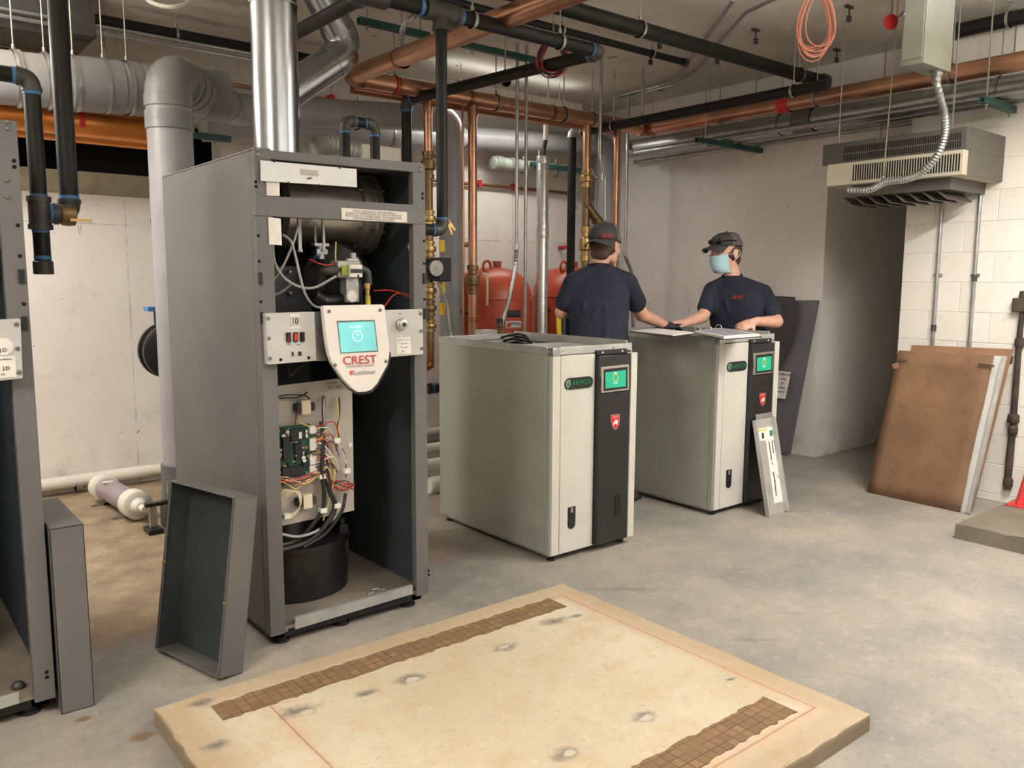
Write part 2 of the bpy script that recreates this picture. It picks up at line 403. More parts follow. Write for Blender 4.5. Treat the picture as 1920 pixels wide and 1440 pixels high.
# ceiling strip lights
M_tube = mat('lit_fluorescent_tube', (255, 246, 230), .4, 0, 0, emit=6)
for i, (x, y, z, L, ax, wt, k) in enumerate(LAMPS):
    lab = ['white strip light with wire guard behind the copper header', 'strip light over the far left wall', 'strip light over the concrete pad', 'strip light above the left boiler', 'strip light at the back of the room', 'unseen fill light added over the empty left side of the room'][i]
    t = thing('strip_light', lab, 'light', (x, y, z), 'ceiling strip lights')
    M_ = Matrix.Translation((x, y, z)) @ Matrix.Rotation(math.pi/2 if ax == 'y' else 0, 4, 'Z')
    h = L/2
    b = MB().box(-h, h, -.06, .06, -.03, .05, M_).build('housing', M_white, t, bevel=.004)
    for s in (-1, 1):
        MB().box(-h, h, s*.045-.02*(s < 0)*0, s*.14, -.055, -.048, M_).box(-h, h, s*.138-.003, s*.138+.003, -.12, -.048, M_).build('reflector', M_white, t)
        MB().cyl(M_ @ Vector((-h+.03, s*.075, -.085)), M_ @ Vector((h-.03, s*.075, -.085)), .014, n=10).build('tube', M_tube, t)
    for q in (-h*.7, h*.7):
        MB().cyl(M_ @ Vector((q, 0, .05)), M_ @ Vector((q, 0, HC-z)), .004, n=6).build('hanger_rod', M_zinc, t)
    if k == 'in_view':
        g = MB()
        for j in range(19):
            q = -h + j*L/18; g.tube([M_ @ Vector((q, -.15, .02)), M_ @ Vector((q, -.155, -.12)), M_ @ Vector((q, 0, -.135)), M_ @ Vector((q, .155, -.12)), M_ @ Vector((q, .15, .02))], .0022, n=4)
        for yy, zz in ((-.155, .02), (-.157, -.06), (-.155, -.12)): g.tube([M_ @ Vector((-h, yy, zz)), M_ @ Vector((h, yy, zz))], .0025, n=4)
        g.build('wire_guard', M_zinc, t)

# ---------------------------------------------------------------- concrete pads on the floor
PX0, PX1, PY0, PY1, PH = .685, 2.49, .2, 2.695, .062
PY0 = 1.215
def pad_mat():
    t = NT('pad_concrete'); n1 = t.noise(1.6, 6, .6); n2 = t.noise(7, 6, .65); n3 = t.noise(45, 4, .7)
    X, Y, Z = t.xyz.outputs
    c = t.mix(t.ramp(n1, .35, .68), rgb(186, 173, 147), rgb(206, 196, 174))
    c = t.mix(t.math('MULTIPLY', t.ramp(n2, .5, .72), .55), c, rgb(186, 154, 110)); c = t.mix(t.math('MULTIPLY', t.ramp(t.noise(3.2, 6, .7), .56, .74), .45), c, rgb(160, 132, 98))
    n4 = t.noise(17, 5, .7); c = t.mix(t.math('MULTIPLY', t.ramp(n4, .56, .72), .4), c, rgb(168, 146, 114)); c = t.mix(t.math('MULTIPLY', t.ramp(n4, .42, .3), .3), c, rgb(222, 214, 196)); c = t.mix(t.math('MULTIPLY', t.ramp(n3, .42, .3), .4), c, rgb(140, 120, 96))
    # worn brown margin outside the scribed outline
    ex = t.math('MINIMUM', t.math('SUBTRACT', X, PX0), t.math('SUBTRACT', PX1, X)); ey = t.math('MINIMUM', t.math('SUBTRACT', Y, PY0), t.math('SUBTRACT', PY1, Y))
    e = t.math('ADD', t.math('MINIMUM', ex, ey), t.math('MULTIPLY', t.math('SUBTRACT', n2, .5), .08))
    c = t.mix(t.math('MULTIPLY', t.ramp(e, .17, .07), .6), c, rgb(162, 136, 106))
    def rust(px, py, w, col_, k):
        pass
    # pinkish scribed line parallel to the edges
    for ax, v in (('x', PX0+.3), ('x', PX1-.11), ('y', PY0+.13), ('y', PY1-.115)):
        d = t.math('ABSOLUTE', t.math('SUBTRACT', X if ax == 'x' else Y, t.math('ADD', v, t.math('MULTIPLY', t.math('SUBTRACT', n1, .5), .02))))
        o_, a_, b_ = (Y, PY0+.13, PY1-.115) if ax == 'x' else (X, PX0+.3, PX1-.11)
        inn = t.math('MULTIPLY', t.ramp(o_, a_-.004, a_), t.ramp(o_, b_+.004, b_))
        c = t.mix(t.math('MULTIPLY', t.math('MULTIPLY', t.ramp(d, .035, 0), inn), .4), c, rgb(196, 146, 116)); c = t.mix(t.math('MULTIPLY', t.math('MULTIPLY', t.ramp(d, .005, .001), inn), .6), c, rgb(136, 94, 70))
    # dark scorch stains where equipment feet stood
    for px, py, rx, ry in ((560, 1333, .085, .045), (770, 1272, .08, .04), (690, 1299, .06, .025), (948, 1214, .07, .04), (1082, 1155, .03, .02), (1208, 1344, .05, .04), (1060, 1416, .06, .04), (375, 1318, .05, .03), (405, 1398, .05, .035), (1370, 1274, .03, .012), (1040, 1165, .09, .035)):
        p = at(px, py, 'z', PH); c = t.mix(t.math('MULTIPLY', t.blob(p.x, p.y, rx, ry, .8, n4, 1.1, -.15), .8), c, rgb(92, 88, 88))
    for px, py in ((572, 1336), (946, 1213), (1212, 1346), (1066, 1414), (775, 1274)):
        p = at(px, py, 'z', PH); c = t.mix(t.math('MULTIPLY', t.blob(p.x, p.y, .028, .016, .4, n4, 1.6), .7), c, rgb(210, 200, 182))
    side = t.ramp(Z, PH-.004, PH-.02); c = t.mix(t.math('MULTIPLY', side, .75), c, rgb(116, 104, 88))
    return t.done(c, .68, t.math('ADD', t.math('MULTIPLY', n2, .5), t.math('MULTIPLY', n3, .5)), .004, .35)
M_pad = pad_mat()
def strip_mat():
    t = NT('brown_grip_residue'); n2 = t.noise(14, 5, .6)
    br = t.N.new('ShaderNodeTexBrick'); br.offset = 0; br.inputs['Scale'].default_value = 1
    br.inputs['Brick Width'].default_value = .036; br.inputs['Row Height'].default_value = .036; br.inputs['Mortar Size'].default_value = .003; br.inputs['Mortar Smooth'].default_value = .6
    br.inputs['Color1'].default_value = rgb(140, 112, 80); br.inputs['Color2'].default_value = rgb(118, 94, 68); br.inputs['Mortar'].default_value = rgb(88, 66, 46)
    t.L.new(t.tc.outputs['Object'], br.inputs['Vector'])
    c = t.mix(t.ramp(n2, .4, .7), br.outputs[0], rgb(124, 98, 70))
    return t.done(c, .85, br.outputs['Fac'], .002, -.4)
M_strip = strip_mat()
def rough_slab(name, x0, x1, y0, y1, h, m, parent=None, n=26, j=.008):
    """slab with slightly broken arrises"""
    rnd = random.Random(5); ring = []
    for a, b in (((x0, y0), (x1, y0)), ((x1, y0), (x1, y1)), ((x1, y1), (x0, y1)), ((x0, y1), (x0, y0))):
        for k in range(n): ring.append((a[0]+(b[0]-a[0])*k/n, a[1]+(b[1]-a[1])*k/n))
    cx, cy = (x0+x1)/2, (y0+y1)/2; mb = MB(); vs = []; N = len(ring)
    for lvl, (zz, ins) in enumerate(((0, 0), (h*.93, 0), (h, .004), (h+.0005, .05))):
        for x, y in ring:
            q = rnd.uniform(0, j) if lvl in (1, 2) else 0
            vs.append((x+(cx-x)/abs(cx-x+1e-6)*min(ins+q, abs(cx-x)), y+(cy-y)/abs(cy-y+1e-6)*min(ins+q, abs(cy-y)), zz))
    fs = [(l*N+i, l*N+(i+1) % N, (l+1)*N+(i+1) % N, (l+1)*N+i) for l in range(3) for i in range(N)] + [tuple(range(3*N, 4*N))]
    mb.add(vs, fs); return mb.build(name, m, parent, smooth=False)
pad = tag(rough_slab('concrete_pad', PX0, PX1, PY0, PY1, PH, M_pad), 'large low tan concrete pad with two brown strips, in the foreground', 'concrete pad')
rnd = random.Random(3)
def strip(p_list, w):
    """ragged band of residue: centre line p0->p1 along x"""
    (a, b) = p_list; mb = MB(); n = 60; top = []; bot = []
    for i in range(n+1):
        q = a.lerp(b, i/n); top.append(Vector((q.x, q.y+w/2+rnd.uniform(-.006, .006), PH-.002))); bot.append(Vector((q.x, q.y-w/2+rnd.uniform(-.006, .006), PH-.002)))
    vs = [p for i in range(n+1) for p in (bot[i], top[i])]; vs += [p+Vector((0, 0, .0045)) for p in vs]
    m2 = 2*(n+1); fs = []
    for i in range(n):
        k = 2*i; fs += [(m2+k, m2+k+2, m2+k+3, m2+k+1), (k, k+2, m2+k+2, m2+k), (k+1, m2+k+1, m2+k+3, k+3)]
    fs += [(0, m2, m2+1, 1), (2*n, 2*n+1, m2+2*n+1, m2+2*n)]
    mb.add(vs, fs); return mb.build('residue_strip', M_strip, pad, smooth=False)
a = at(405, 1336, 'z', PH); b = at(1048, 1131, 'z', PH); yc = (a.y+b.y)/2
strip((Vector((a.x, yc, 0)), Vector((b.x, yc, 0))), .115)
b2 = at(1462, 1321, 'z', PH); a2 = at(1210, 1440, 'z', PH)
strip((Vector((.93, b2.y, 0)), Vector((b2.x, b2.y, 0))), .12)

M_slab = mat('slab_concrete', (114, 106, 92), .75, 0, .1, 5, .3, 50)
sp = at(1812, 985, 'z', .09)
slab = tag(rough_slab('concrete_plinth', sp.x, XB-.02, .2, sp.y+.06, .09, M_slab), 'low concrete plinth at the foot of the block wall, far right', 'plinth')
pp = at(1912, 948, 'z', .092)
rp = thing('red_post', 'red painted metal post standing on the concrete plinth', 'post', (pp.x, pp.y, .092))
MB().tube([(pp.x, pp.y, .1), (pp.x+.03, pp.y-.06, .45), (pp.x+.07, pp.y-.12, .95)], .028, n=10).build('bar', M_red, rp)
MB().box(pp.x-.06, pp.x+.06, pp.y-.06, pp.y+.06, .092, .1).build('foot_plate', M_red, rp)
# ---------------------------------------------------------------- old boilers (open grey cabinets)
M_tanfloor = mat('dusty_cabinet_floor', (126, 116, 104), .7, 0, .1, 8)
M_slate = mat('slate_insulation', (54, 60, 66), .7, 0, .08, 4, .2, 120)
M_hx = mat('stainless_vessel', (176, 170, 160), .3, .85, .1, 5)
M_bolt = mat('bolt_head', (122, 118, 114), .4, .6, .08)
M_hole = mat('hole_black', (10, 10, 11), .9, 0, 0)
FY = 2.98
def c3(px, py, y=FY): return at(px, py, 'y', y)
CX0, CX1 = c3(477, 278).x, c3(797, 308).x
CZ1 = (c3(477, 278).z + c3(797, 308).z)/2
CZ0, CYB = .065, 4.10
bolt_mesh = MB().lathe([(.007, 0), (.007, .003), (.0045, .0055)], (0, 0, 0), (0, -1, 0), 10).mesh('bolt'); bolt_mesh.materials.append(M_bolt)
hole_mesh = MB().cyl((0, 0, 0), (0, -.0012, 0), .0062, n=10).mesh('screw_hole'); hole_mesh.materials.append(M_hole)
def cabinet(t, x0, x1):
    PW = .062; y0 = FY; y1 = CYB; z0, z1 = CZ0, CZ1
    for s, x in ((1, x0), (-1, x1)):
        xa, xb = (x, x+.018) if s > 0 else (x-.018, x)
        MB().box(xa, xb, y0+.052, y1, z0, z1-.004).build('side_panel', M_steel_grey, t, bevel=.003)
        xi = x+s*.018; MB().box(min(xi, xi+s*.006), max(xi, xi+s*.006), y0+.06, y1-.02, z0+.02, z1-.03).build('side_insulation', M_slate, t)
        MB().plate([(x+s*a_, y0+b_, z0-.01) for a_, b_ in ((0, 0), (PW, 0), (PW, .035), (PW-.012, .035), (PW-.012, .014), (.018, .014), (.018, .05), (0, .05))], (0, 0, z1-z0+.01)).build('corner_post', M_steel_grey, t, smooth=False, bevel=.002)
    MB().box(x0+.01, x1-.01, y1-.02, y1, z0, z1).build('back_panel', M_dark_in, t)
    MB().box(x0, x1, y0+.03, y1, z1-.012, z1).build('top_panel', M_steel_grey, t, bevel=.003)
    MB().box(x0+.02, x1-.02, y0+.012, y1-.02, z0, z0+.012).build('cabinet_floor', M_tanfloor, t)
    # base frame and levelling feet
    MB().box(x0+.02, x1-.02, y0+.03, y0+.08, z0-.038, z0-.002).box(x0+.02, x1-.02, y1-.1, y1-.05, z0-.038, z0-.002).box(x0+.02, x0+.07, y0+.03, y1-.05, z0-.038, z0-.002).box(x1-.07, x1-.02, y0+.03, y1-.05, z0-.038, z0-.002).build('base_frame', M_blackpl, t, bevel=.002)
    for fx in (x0+.07, (x0+x1)/2-.03, x1-.07):
        for fy in (y0+.07, y1-.12):
            MB().lathe([(.036, 0), (.036, .008), (.026, .012), (.026, .05), (.03, .056), (.02, .06)], (fx, fy, 0), (fx, fy, 1), 14).build('levelling_foot', M_rubber, t)
def bolts(t, pts, mesh=bolt_mesh, nm='bolt', y=FY):
    for px, py in pts:
        p = c3(px, py, y-.0005); link(nm, mesh, None, t, matrix=Matrix.Translation(p))
crest = thing('condensing_boiler', 'tall open grey boiler cabinet with white shield-shaped display', 'boiler', ((CX0+CX1)/2, 3.5, 0))
cabinet(crest, CX0, CX1)
def xz(pts, y0, th, name, m, t, bevel=0, **k):
    """plate cut to pixel corners on the plane y = y0, th thick going away from the viewer"""
    return MB().plate([c3(px, py, y0) for px, py in pts], (0, th, 0)).build(name, m, t, smooth=False, bevel=bevel, **k)
# the two front rails
xz([(478, 279), (795, 306), (795, 324), (478, 296)], FY-.002, .03, 'top_rail', M_steel_grey, crest, .002)
mid = xz([(480, 366), (795, 385), (795, 421), (480, 404)], FY-.003, .03, 'middle_rail', M_steel_grey, crest, .002)
bolts(crest, [(483.5, 280), (484, 290), (787, 311), (787.5, 319), (492.5, 372), (493.5, 398), (784, 390), (784.5, 413)])
bolts(crest, [(479.5, 341), (480, 350), (792.5, 363), (792.5, 371.5), (484, 442), (486, 490), (795, 452), (795.5, 494), (796, 561), (489, 566), (803.5, 1070), (804, 1077.5)], hole_mesh, 'screw_hole')
for px, py in ((487.5, 522), (491, 596), (796.3, 522), (797.5, 588)):
    p = c3(px, py, FY-.001); MB().box(p.x-.008, p.x+.008, FY-.006, FY, p.z-.022, p.z+.022).build('latch', M_blackpl, crest)
# bare aluminium rating plate hung across the upper opening
M_alu = mat('brushed_plate', (206, 206, 206), .42, .35, .04, 8)
pl = xz([(488, 300.5), (668.5, 317), (669.5, 351), (489, 339)], FY-.012, .003, 'rating_plate', M_alu, crest)
xz([(563, 316.5), (597, 320), (597, 331), (563, 327)], FY-.0135, .001, 'foil_label', mat('worn_label', (184, 178, 170), .5), pl)
a = c3(577, 334.5, FY-.016); MB().cyl(a, a+Vector((.016, -.002, .003)), .0028, n=6).build('pull_tab', M_ink, pl)
for px, py in ((514, 303), (637, 315), (541, 342), (598, 347), (652, 351)):
    p = c3(px, py, FY-.013); MB().ball(p, .004, 6, 4).build('plate_screw', M_ink, pl)
xz([(499.5, 340), (524, 341), (524.5, 367.5), (500, 366.5)], FY-.004, .001, 'paper_label', M_paper, crest)
xz([(502.7, 407), (526.5, 410), (528.8, 460), (505, 458)], FY-.004, .001, 'paper_label', M_paper, crest)
lb = xz([(640, 389.5), (763, 397.5), (763.5, 417.5), (641, 411.5)], FY-.005, .001, 'warning_label', M_paper, crest)
def on_text(body, size, m, t, px, py, y, align='CENTER', **k):
    return text(body, size, m, t, c3(px, py, y), (1, 0, 0), (0, 0, 1), align, **k)
for i, s in enumerate(('THIS IS THE INLET OF THE GAS PIPING.', 'A BACK-UP WRENCH MUST BE USED TO PREVENT', 'ROTATION OF GAS PIPE WHEN ATTACHING AND', 'TIGHTENING/REMOVING GAS SUPPLY.')):
    on_text(s, .0115, M_ink_grey, lb, 702, 397.8+i*4.6, FY-.006, width=.98, ext=.0002)
# inside: horizontal stainless heat exchanger drum on top
dy = 3.36; dz = at(640, 398, 'y', dy).z; dr = .165; hx0 = at(702, 398, 'y', dy).x-.475
drum = MB().lathe([(.02, -.02), (.14, -.018), (dr*.97, 0), (dr*.97, .33), (dr*1.1, .333), (dr*1.1, .36), (dr*1.02, .362), (dr*1.02, .40), (dr*1.1, .402), (dr*1.1, .425), (dr*.96, .43), (dr*.8, .46), (dr*.3, .475)], (hx0, dy, dz), (9, dy, dz), 36).build('heat_exchanger_drum', M_hx, crest)
for k in range(12):
    a = 2*math.pi*k/12; p = Vector((hx0+.345, dy+math.cos(a)*dr*1.06, dz+math.sin(a)*dr*1.06)); MB().cyl(p-Vector((.03, 0, 0)), p+Vector((.095, 0, 0)), .006, n=6).build('flange_bolt', M_bolt, drum)
MB().lathe([(.14, 0), (.14, .4), (.16, .41), (.16, .5), (.1, .52)], (CX0+.4, 3.75, .3), (CX0+.4, 3.75, 9), 20).build('rear_vessel', M_hx, crest)
# right interior is bare dark panel; black blower and venturi below the drum on the left
MB().lathe([(.05, 0), (.13, .01), (.145, .04), (.145, .12), (.13, .15), (.04, .16)], c3(628, 518, 3.2)+Vector((0, .0, 0)), c3(628, 518, 9), 26).build('blower', M_blackpl, crest)
MB().tube(fillet([c3(585, 552, 3.1), c3(605, 566, 3.12), c3(640, 564, 3.12), c3(655, 556, 3.13)], .05), .03, n=12).build('blower_duct', M_blackpl, crest)
xz([(507, 500), (580, 498), (585, 590), (512, 590)], 3.3, .02, 'dark_baffle', M_dark_in, crest)
for px, py in ((543, 510), (544.5, 549)):
    MB().ball(c3(px, py, 3.28), .011, 10, 6).build('cap_nut', M_zinc, crest)
# hoses and small fittings hanging under the drum
mf = MB(); p = c3(600, 458, 3.16)
mf.box(p.x-.032, p.x+.032, p.y-.02, p.y+.02, p.z-.008, p.z+.004).cyl(p+Vector((-.02, 0, 0)), p+Vector((-.02, 0, .09)), .006, n=8).cyl(p+Vector((.012, 0, 0)), p+Vector((.012, 0, .11)), .005, n=8).cyl(p+Vector((0, 0, -.06)), p, .018, n=12).box(p.x-.024, p.x+.024, p.y-.02, p.y+.02, p.z-.04, p.z-.022)
mf.build('drain_fitting', M_galv_flat, crest)
MB().tube([c3(596, 470, 3.16), c3(593, 481, 3.16), c3(584, 490, 3.17), c3(578, 496, 3.18)], .017, n=12).build('drain_hose', M_blackpl, crest)
a = c3(596, 475.5, 3.16); MB().cyl(a, a+Vector((-.004, 0, -.012)), .0185, n=12).build('hose_ring', M_blue, crest)
for px, pw in ((561, .028), (606, .02)):
    q = c3(px, 425, 3.14); MB().box(q.x-pw/4, q.x+pw/4, q.y-.005, q.y+.005, q.z-.09, q.z+.05).cyl(q+Vector((0, 0, -.09)), q+Vector((0, 0, -.1)), .012, n=8).build('hanger_bracket', M_galv_flat, crest)
# gas valve block
gv = MB(); p = c3(655, 505, 3.06); gv.box(p.x-.05, p.x+.055, p.y, p.y+.08, p.z-.035, p.z+.035)
gvo = gv.build('gas_valve', mat('valve_casting', (168, 166, 158), .45, .5, .1, 20), crest, bevel=.006)
q = c3(664, 510, 3.05); MB().box(q.x-.028, q.x+.028, q.y-.02, q.y+.01, q.z-.022, q.z+.03).build('actuator', M_paper, gvo, bevel=.003)
MB().box(q.x-.027, q.x+.027, q.y-.022, q.y, q.z-.004, q.z+.012).build('actuator_band', M_ink, gvo)
q = c3(646, 507, 3.05); MB().box(q.x-.014, q.x+.014, q.y-.006, q.y, q.z-.02, q.z+.02).build('green_tag', mat('lime_tag', (150, 160, 60), .6), gvo)
q = c3(650, 490, 3.08); MB().cyl(q, q+Vector((.05, 0, .004)), .012, n=8).cyl(q+Vector((.03, 0, -.01)), q+Vector((.03, 0, .035)), .012, n=8).build('valve_port', M_galv_flat, gvo)
MB().tube(fillet([c3(645, 505, 3.08), c3(622, 507, 3.08), c3(602, 508, 3.12), c3(600, 540, 3.16)], .05), .022, n=12).build('gas_elbow', M_iron, crest)
MB().tube(fillet([c3(672, 503, 3.1), c3(689, 507, 3.1), c3(691, 535, 3.1)], .04), .017, n=12).build('gas_elbow', M_iron, crest)
q = c3(660, 540, 3.08); MB().box(q.x-.03, q.x+.03, q.y-.01, q.y+.05, q.z-.06, q.z+.045).build('air_switch_body', M_galv_flat, crest, bevel=.004)
q = c3(661, 556, 3.045); MB().lathe([(.024, 0), (.026, .006), (.022, .012), (.004, .013)], q+Vector((0, .01, 0)), q-Vector((0, 1, 0)), 18).build('pressure_dial', M_paper, crest)
q = c3(689, 545, 3.05); MB().lathe([(.012, 0), (.012, .02), (.009, .022), (.009, .045), (.013, .047), (.013, .07), (.006, .075)], q-Vector((0, 0, .04)), q+Vector((0, 0, 1)), 10).build('brass_nut', M_brass, crest)
q = c3(690, 568, 3.05); MB().cyl(q-Vector((0, 0, .02)), q+Vector((0, 0, .025)), .011, n=10).build('yellow_sleeve', M_yellow, crest)
M_wgrey = mat('grey_tubing', (150, 150, 148), .5); M_wred = mat('red_wire', (186, 52, 42), .5); M_wyel = mat('yellow_wire', (214, 190, 110), .5)
M_wwht = mat('white_wire', (222, 216, 210), .5); M_wpur = mat('purple_wire', (118, 62, 96), .5); M_wblk = mat('black_wire', (36, 34, 36), .5); M_worg = mat('orange_wire', (206, 110, 60), .5)
def wire(t, pts, r, m, nm='wire'):
    return MB().tube(smoothpath([c3(*p) for p in pts], 7), r, n=6).build(nm, m, t)
wire(crest, [(511, 458, 3.02), (515, 492, 3.03), (532, 520, 3.02), (560, 537, 3.02), (590, 539, 3.02), (630, 518, 3.05)], .0055, M_wgrey, 'tubing')
wire(crest, [(530, 440, 3.05), (545, 452, 3.04), (554, 480, 3.03), (562, 515, 3.02), (572, 550, 3.02), (588, 573, 3.04), (610, 578, 3.06)], .0055, M_wgrey, 'tubing')
wire(crest, [(560, 420, 3.06), (550, 455, 3.04), (530, 500, 3.04), (510, 528, 3.06)], .005, M_wgrey, 'tubing')
wire(crest, [(548, 530, 3.05), (530, 546, 3.06), (508, 556, 3.08)], .005, M_wgrey, 'tubing')
wire(crest, [(770, 454, 3.02), (766, 462, 3.02), (771, 480, 3.02), (773, 520, 3.02), (772, 575, 3.02)], .0035, M_wgrey, 'tubing')
for k, pts in enumerate(([(580, 486, 3.1), (598, 494, 3.08), (612, 497, 3.08), (628, 495, 3.08)], [(720, 575, 3.05), (740, 552, 3.04), (760, 551, 3.04), (770, 560, 3.03)], [(700, 545, 3.08), (735, 545, 3.06), (766, 556, 3.04)], [(768, 580, 3.03), (772, 565, 3.02), (774, 572, 3.02)])): wire(crest, pts, .003, M_wred)
wire(crest, [(630, 453, 3.1), (629, 480, 3.1), (630, 490, 3.08)], .0028, M_wyel); wire(crest, [(671, 515, 3.03), (676, 540, 3.03), (678, 570, 3.04)], .004, M_wblk)
# the electrical control panel across the middle
M_panel = mat('aluminium_panel', (196, 195, 192), .4, .35, .05, 7)
cp = xz([(498, 587.5), (590, 584.5), (594, 676.5), (502.5, 684)], FY-.035, .035, 'control_panel', M_panel, crest, .002)
xz([(589, 585), (640, 583), (640, 676), (594, 677)], FY-.02, .02, 'panel_recess', M_galv, crest)
xz([(715, 582), (793, 579.5), (794, 664.5), (715, 671)], FY-.035, .035, 'control_panel', M_panel, crest, .002)
for px, py in ((502.5, 597), (504.3, 634.5), (506, 672), (789, 588), (789.6, 620.5), (790.4, 653.5)):
    link('bolt', bolt_mesh, None, crest, matrix=Matrix.Translation(c3(px, py, FY-.036)))
tg = xz([(543.5, 589), (561, 588.5), (562, 614.5), (545, 615.5)], FY-.0365, .0012, 'number_label', M_paper, crest)
on_text('10', .036, M_ink, tg, 553, 603, FY-.0375, width=.75, ext=.001)
p = c3(553, 603, FY-.0368)
for a_, b_ in ((-.016, 0), (.016, 0)): MB().box(p.x+a_-.0008, p.x+a_+.0008, p.y-.0006, p.y, p.z-.016, p.z+.016).build('box_line', M_ink_grey, tg)
for b_ in (-.016, .016): MB().box(p.x-.016, p.x+.016, p.y-.0006, p.y, p.z+b_-.0008, p.z+b_+.0008).build('box_line', M_ink_grey, tg)
M_redsw = mat('red_rocker', (196, 52, 48), .4, emit=.25)
for px, py, m_ in ((540.7, 632.5, mat('dark_red_rocker', (96, 38, 34), .4)), (554.2, 632, M_redsw), (566.5, 631.3, M_blackpl)):
    p = c3(px, py, FY-.036); s = MB().box(p.x-.0095, p.x+.0095, p.y-.004, p.y, p.z-.0185, p.z+.0185).build('rocker_switch', M_blackpl, crest, bevel=.001)
    MB().plate([(p.x-.006, p.y-.005, p.z-.014), (p.x+.006, p.y-.005, p.z-.014), (p.x+.006, p.y-.011, p.z+.014), (p.x-.006, p.y-.011, p.z+.014)], (0, .006, 0)).build('rocker', m_, s)
for s, px, py in (('MAIN', 541.5, 643.5), ('POWER', 541.5, 647), ('TEST', 555, 642.7), ('RESET', 567, 642), ('PUMPS', 560, 646.5)): on_text(s, .006, M_ink, crest, px, py, FY-.0356, ext=.0002)
for px, py, w_ in ((548.5, 663.5, .006), (562, 663, .011)):
    p = c3(px, py, FY-.036); MB().box(p.x-w_/2, p.x+w_/2, p.y-.004, p.y, p.z-.008, p.z+.008).build('port', M_blackpl, crest)
for px, py in ((526.5, 674.5), (579, 671)): link('screw_hole', hole_mesh, None, crest, matrix=Matrix.Translation(c3(px, py, FY-.0357)))
kb = c3(752, 608, FY-.035); MB().lathe([(.026, 0), (.026, .012), (.022, .016), (.022, .022), (.018, .025), (.004, .0255)], kb, kb-Vector((0, 1, 0)), 22).build('round_key_switch', M_galv_flat, crest)
MB().cyl(kb-Vector((0, .0255, 0)), kb-Vector((0, .028, 0)), .009, n=14).build('key_hole', M_ink, crest)
on_text('LIMIT', .007, M_ink_grey, crest, 750, 588, FY-.0356)
qc = xz([(742, 633.5), (769, 632), (771.5, 662.5), (743.5, 664.5)], FY-.0365, .0012, 'inspection_label', M_paper, crest)
for i, (s, dx) in enumerate((('Quality Verification', 0), ('Line   JD', 2), ('Test   RW', 2), ('OK', 0))): on_text(s, .0075 if i else .0065, M_ink if i else M_ink_grey, qc, 756+dx, 637+i*7.2, FY-.0375, ext=.0002)
# shield-shaped display, tilted out at the bottom
yd = lambda py: FY-.075-.03*(py-572)/160
sh = [(606, 575.5), (609.5, 573), (718, 571), (721.5, 574), (724, 600), (729, 640), (730.5, 665), (727, 684), (717, 702), (708, 719), (697, 731), (687, 734.5), (672, 735.5), (660, 728), (645, 712), (633, 695), (623, 680), (617, 663), (613, 640), (609.5, 610)]
M_disp = mat('white_display_shell', (228, 221, 214), .45, 0, .03)
dsp = MB().plate([c3(x, y, yd(y)) for x, y in sh], (0, .028, 0)).build('display', M_disp, crest, smooth=False, bevel=.003)
cxp, cyp = 669, 650
MB().plate([c3(cxp+(x-cxp)*1.03+1, max(y, 660)+((y-cyp)*.05 if y > 650 else 0), yd(y)+.03) for x, y in sh if y >= 640], (0, .035, 0)).build('display_rim', M_blackpl, dsp, smooth=False)
xz([(625, 590), (715, 588), (718, 665), (640, 690)], FY-.05, .05, 'display_mount', M_blackpl, crest)
M_scr = mat('boiler_screen', (116, 196, 198), .3, 0, .06, 9, emit=.4)
def on_d(px, py, d): return c3(px, py, yd(py)-d)
MB().plate([on_d(x, y, .001) for x, y in ((631.5, 601.5), (702.5, 599.5), (709.5, 659.5), (638.5, 663))], (0, .003, 0)).build('screen_frame', mat('screen_frame_grey', (104, 108, 108), .5), dsp, smooth=False)
scr = MB().plate([on_d(x, y, .0022) for x, y in ((634, 605), (701, 602.5), (707.5, 657), (640, 661))], (0, .002, 0)).build('screen', M_scr, dsp, smooth=False)
M_scrw = mat('screen_white', (216, 246, 250), .4, emit=.8)
dU = (on_d(700, 640, 0)-on_d(640, 642, 0)); dV = on_d(670, 610, 0)-on_d(672, 660, 0)
def on_dt(s, size, m, px, py, **k): return text(s, size, m, dsp, on_d(px, py, .0035), dU, dV, ext=.0003, **k)
on_dt('Standby', .016, M_scrw, 667, 612.5)
ring = [on_d(670.5, 630, .0035)+dU.normalized()*math.cos(a)*.021+dV.normalized()*math.sin(a)*.021 for a in [2*math.pi*k/24 for k in range(24)]]
MB().tube(ring, .0016, 5, closed=True).ball(on_d(670.5, 627, .0035), .004, 8, 5).build('status_ring', M_scrw, scr)
M_crest = mat('red_lettering', (190, 48, 44), .5); M_crestd = mat('plum_lettering', (120, 40, 52), .5)
on_dt('CREST', .047, M_crest, 675, 675.5, width=1.12); on_dt('CONDENSING BOILER', .0112, M_ink_grey, 675, 686, width=1.12)
on_dt('Lochinvar', .025, M_ink_grey, 684.5, 698, width=1.0)
MB().plate([on_d(x, y, .002) for x, y in ((655, 695.5), (662.5, 694.5), (662, 700), (658.5, 704.5), (656, 701))], (0, .0012, 0)).build('emblem', mat('emblem_red', (206, 92, 78), .5), dsp, smooth=False)
for px, py in ((616.7, 584), (712.5, 581.5), (723.5, 677.5), (628, 684.5)):
    link('bolt', bolt_mesh, None, dsp, matrix=Matrix.Translation(on_d(px, py, .0)))
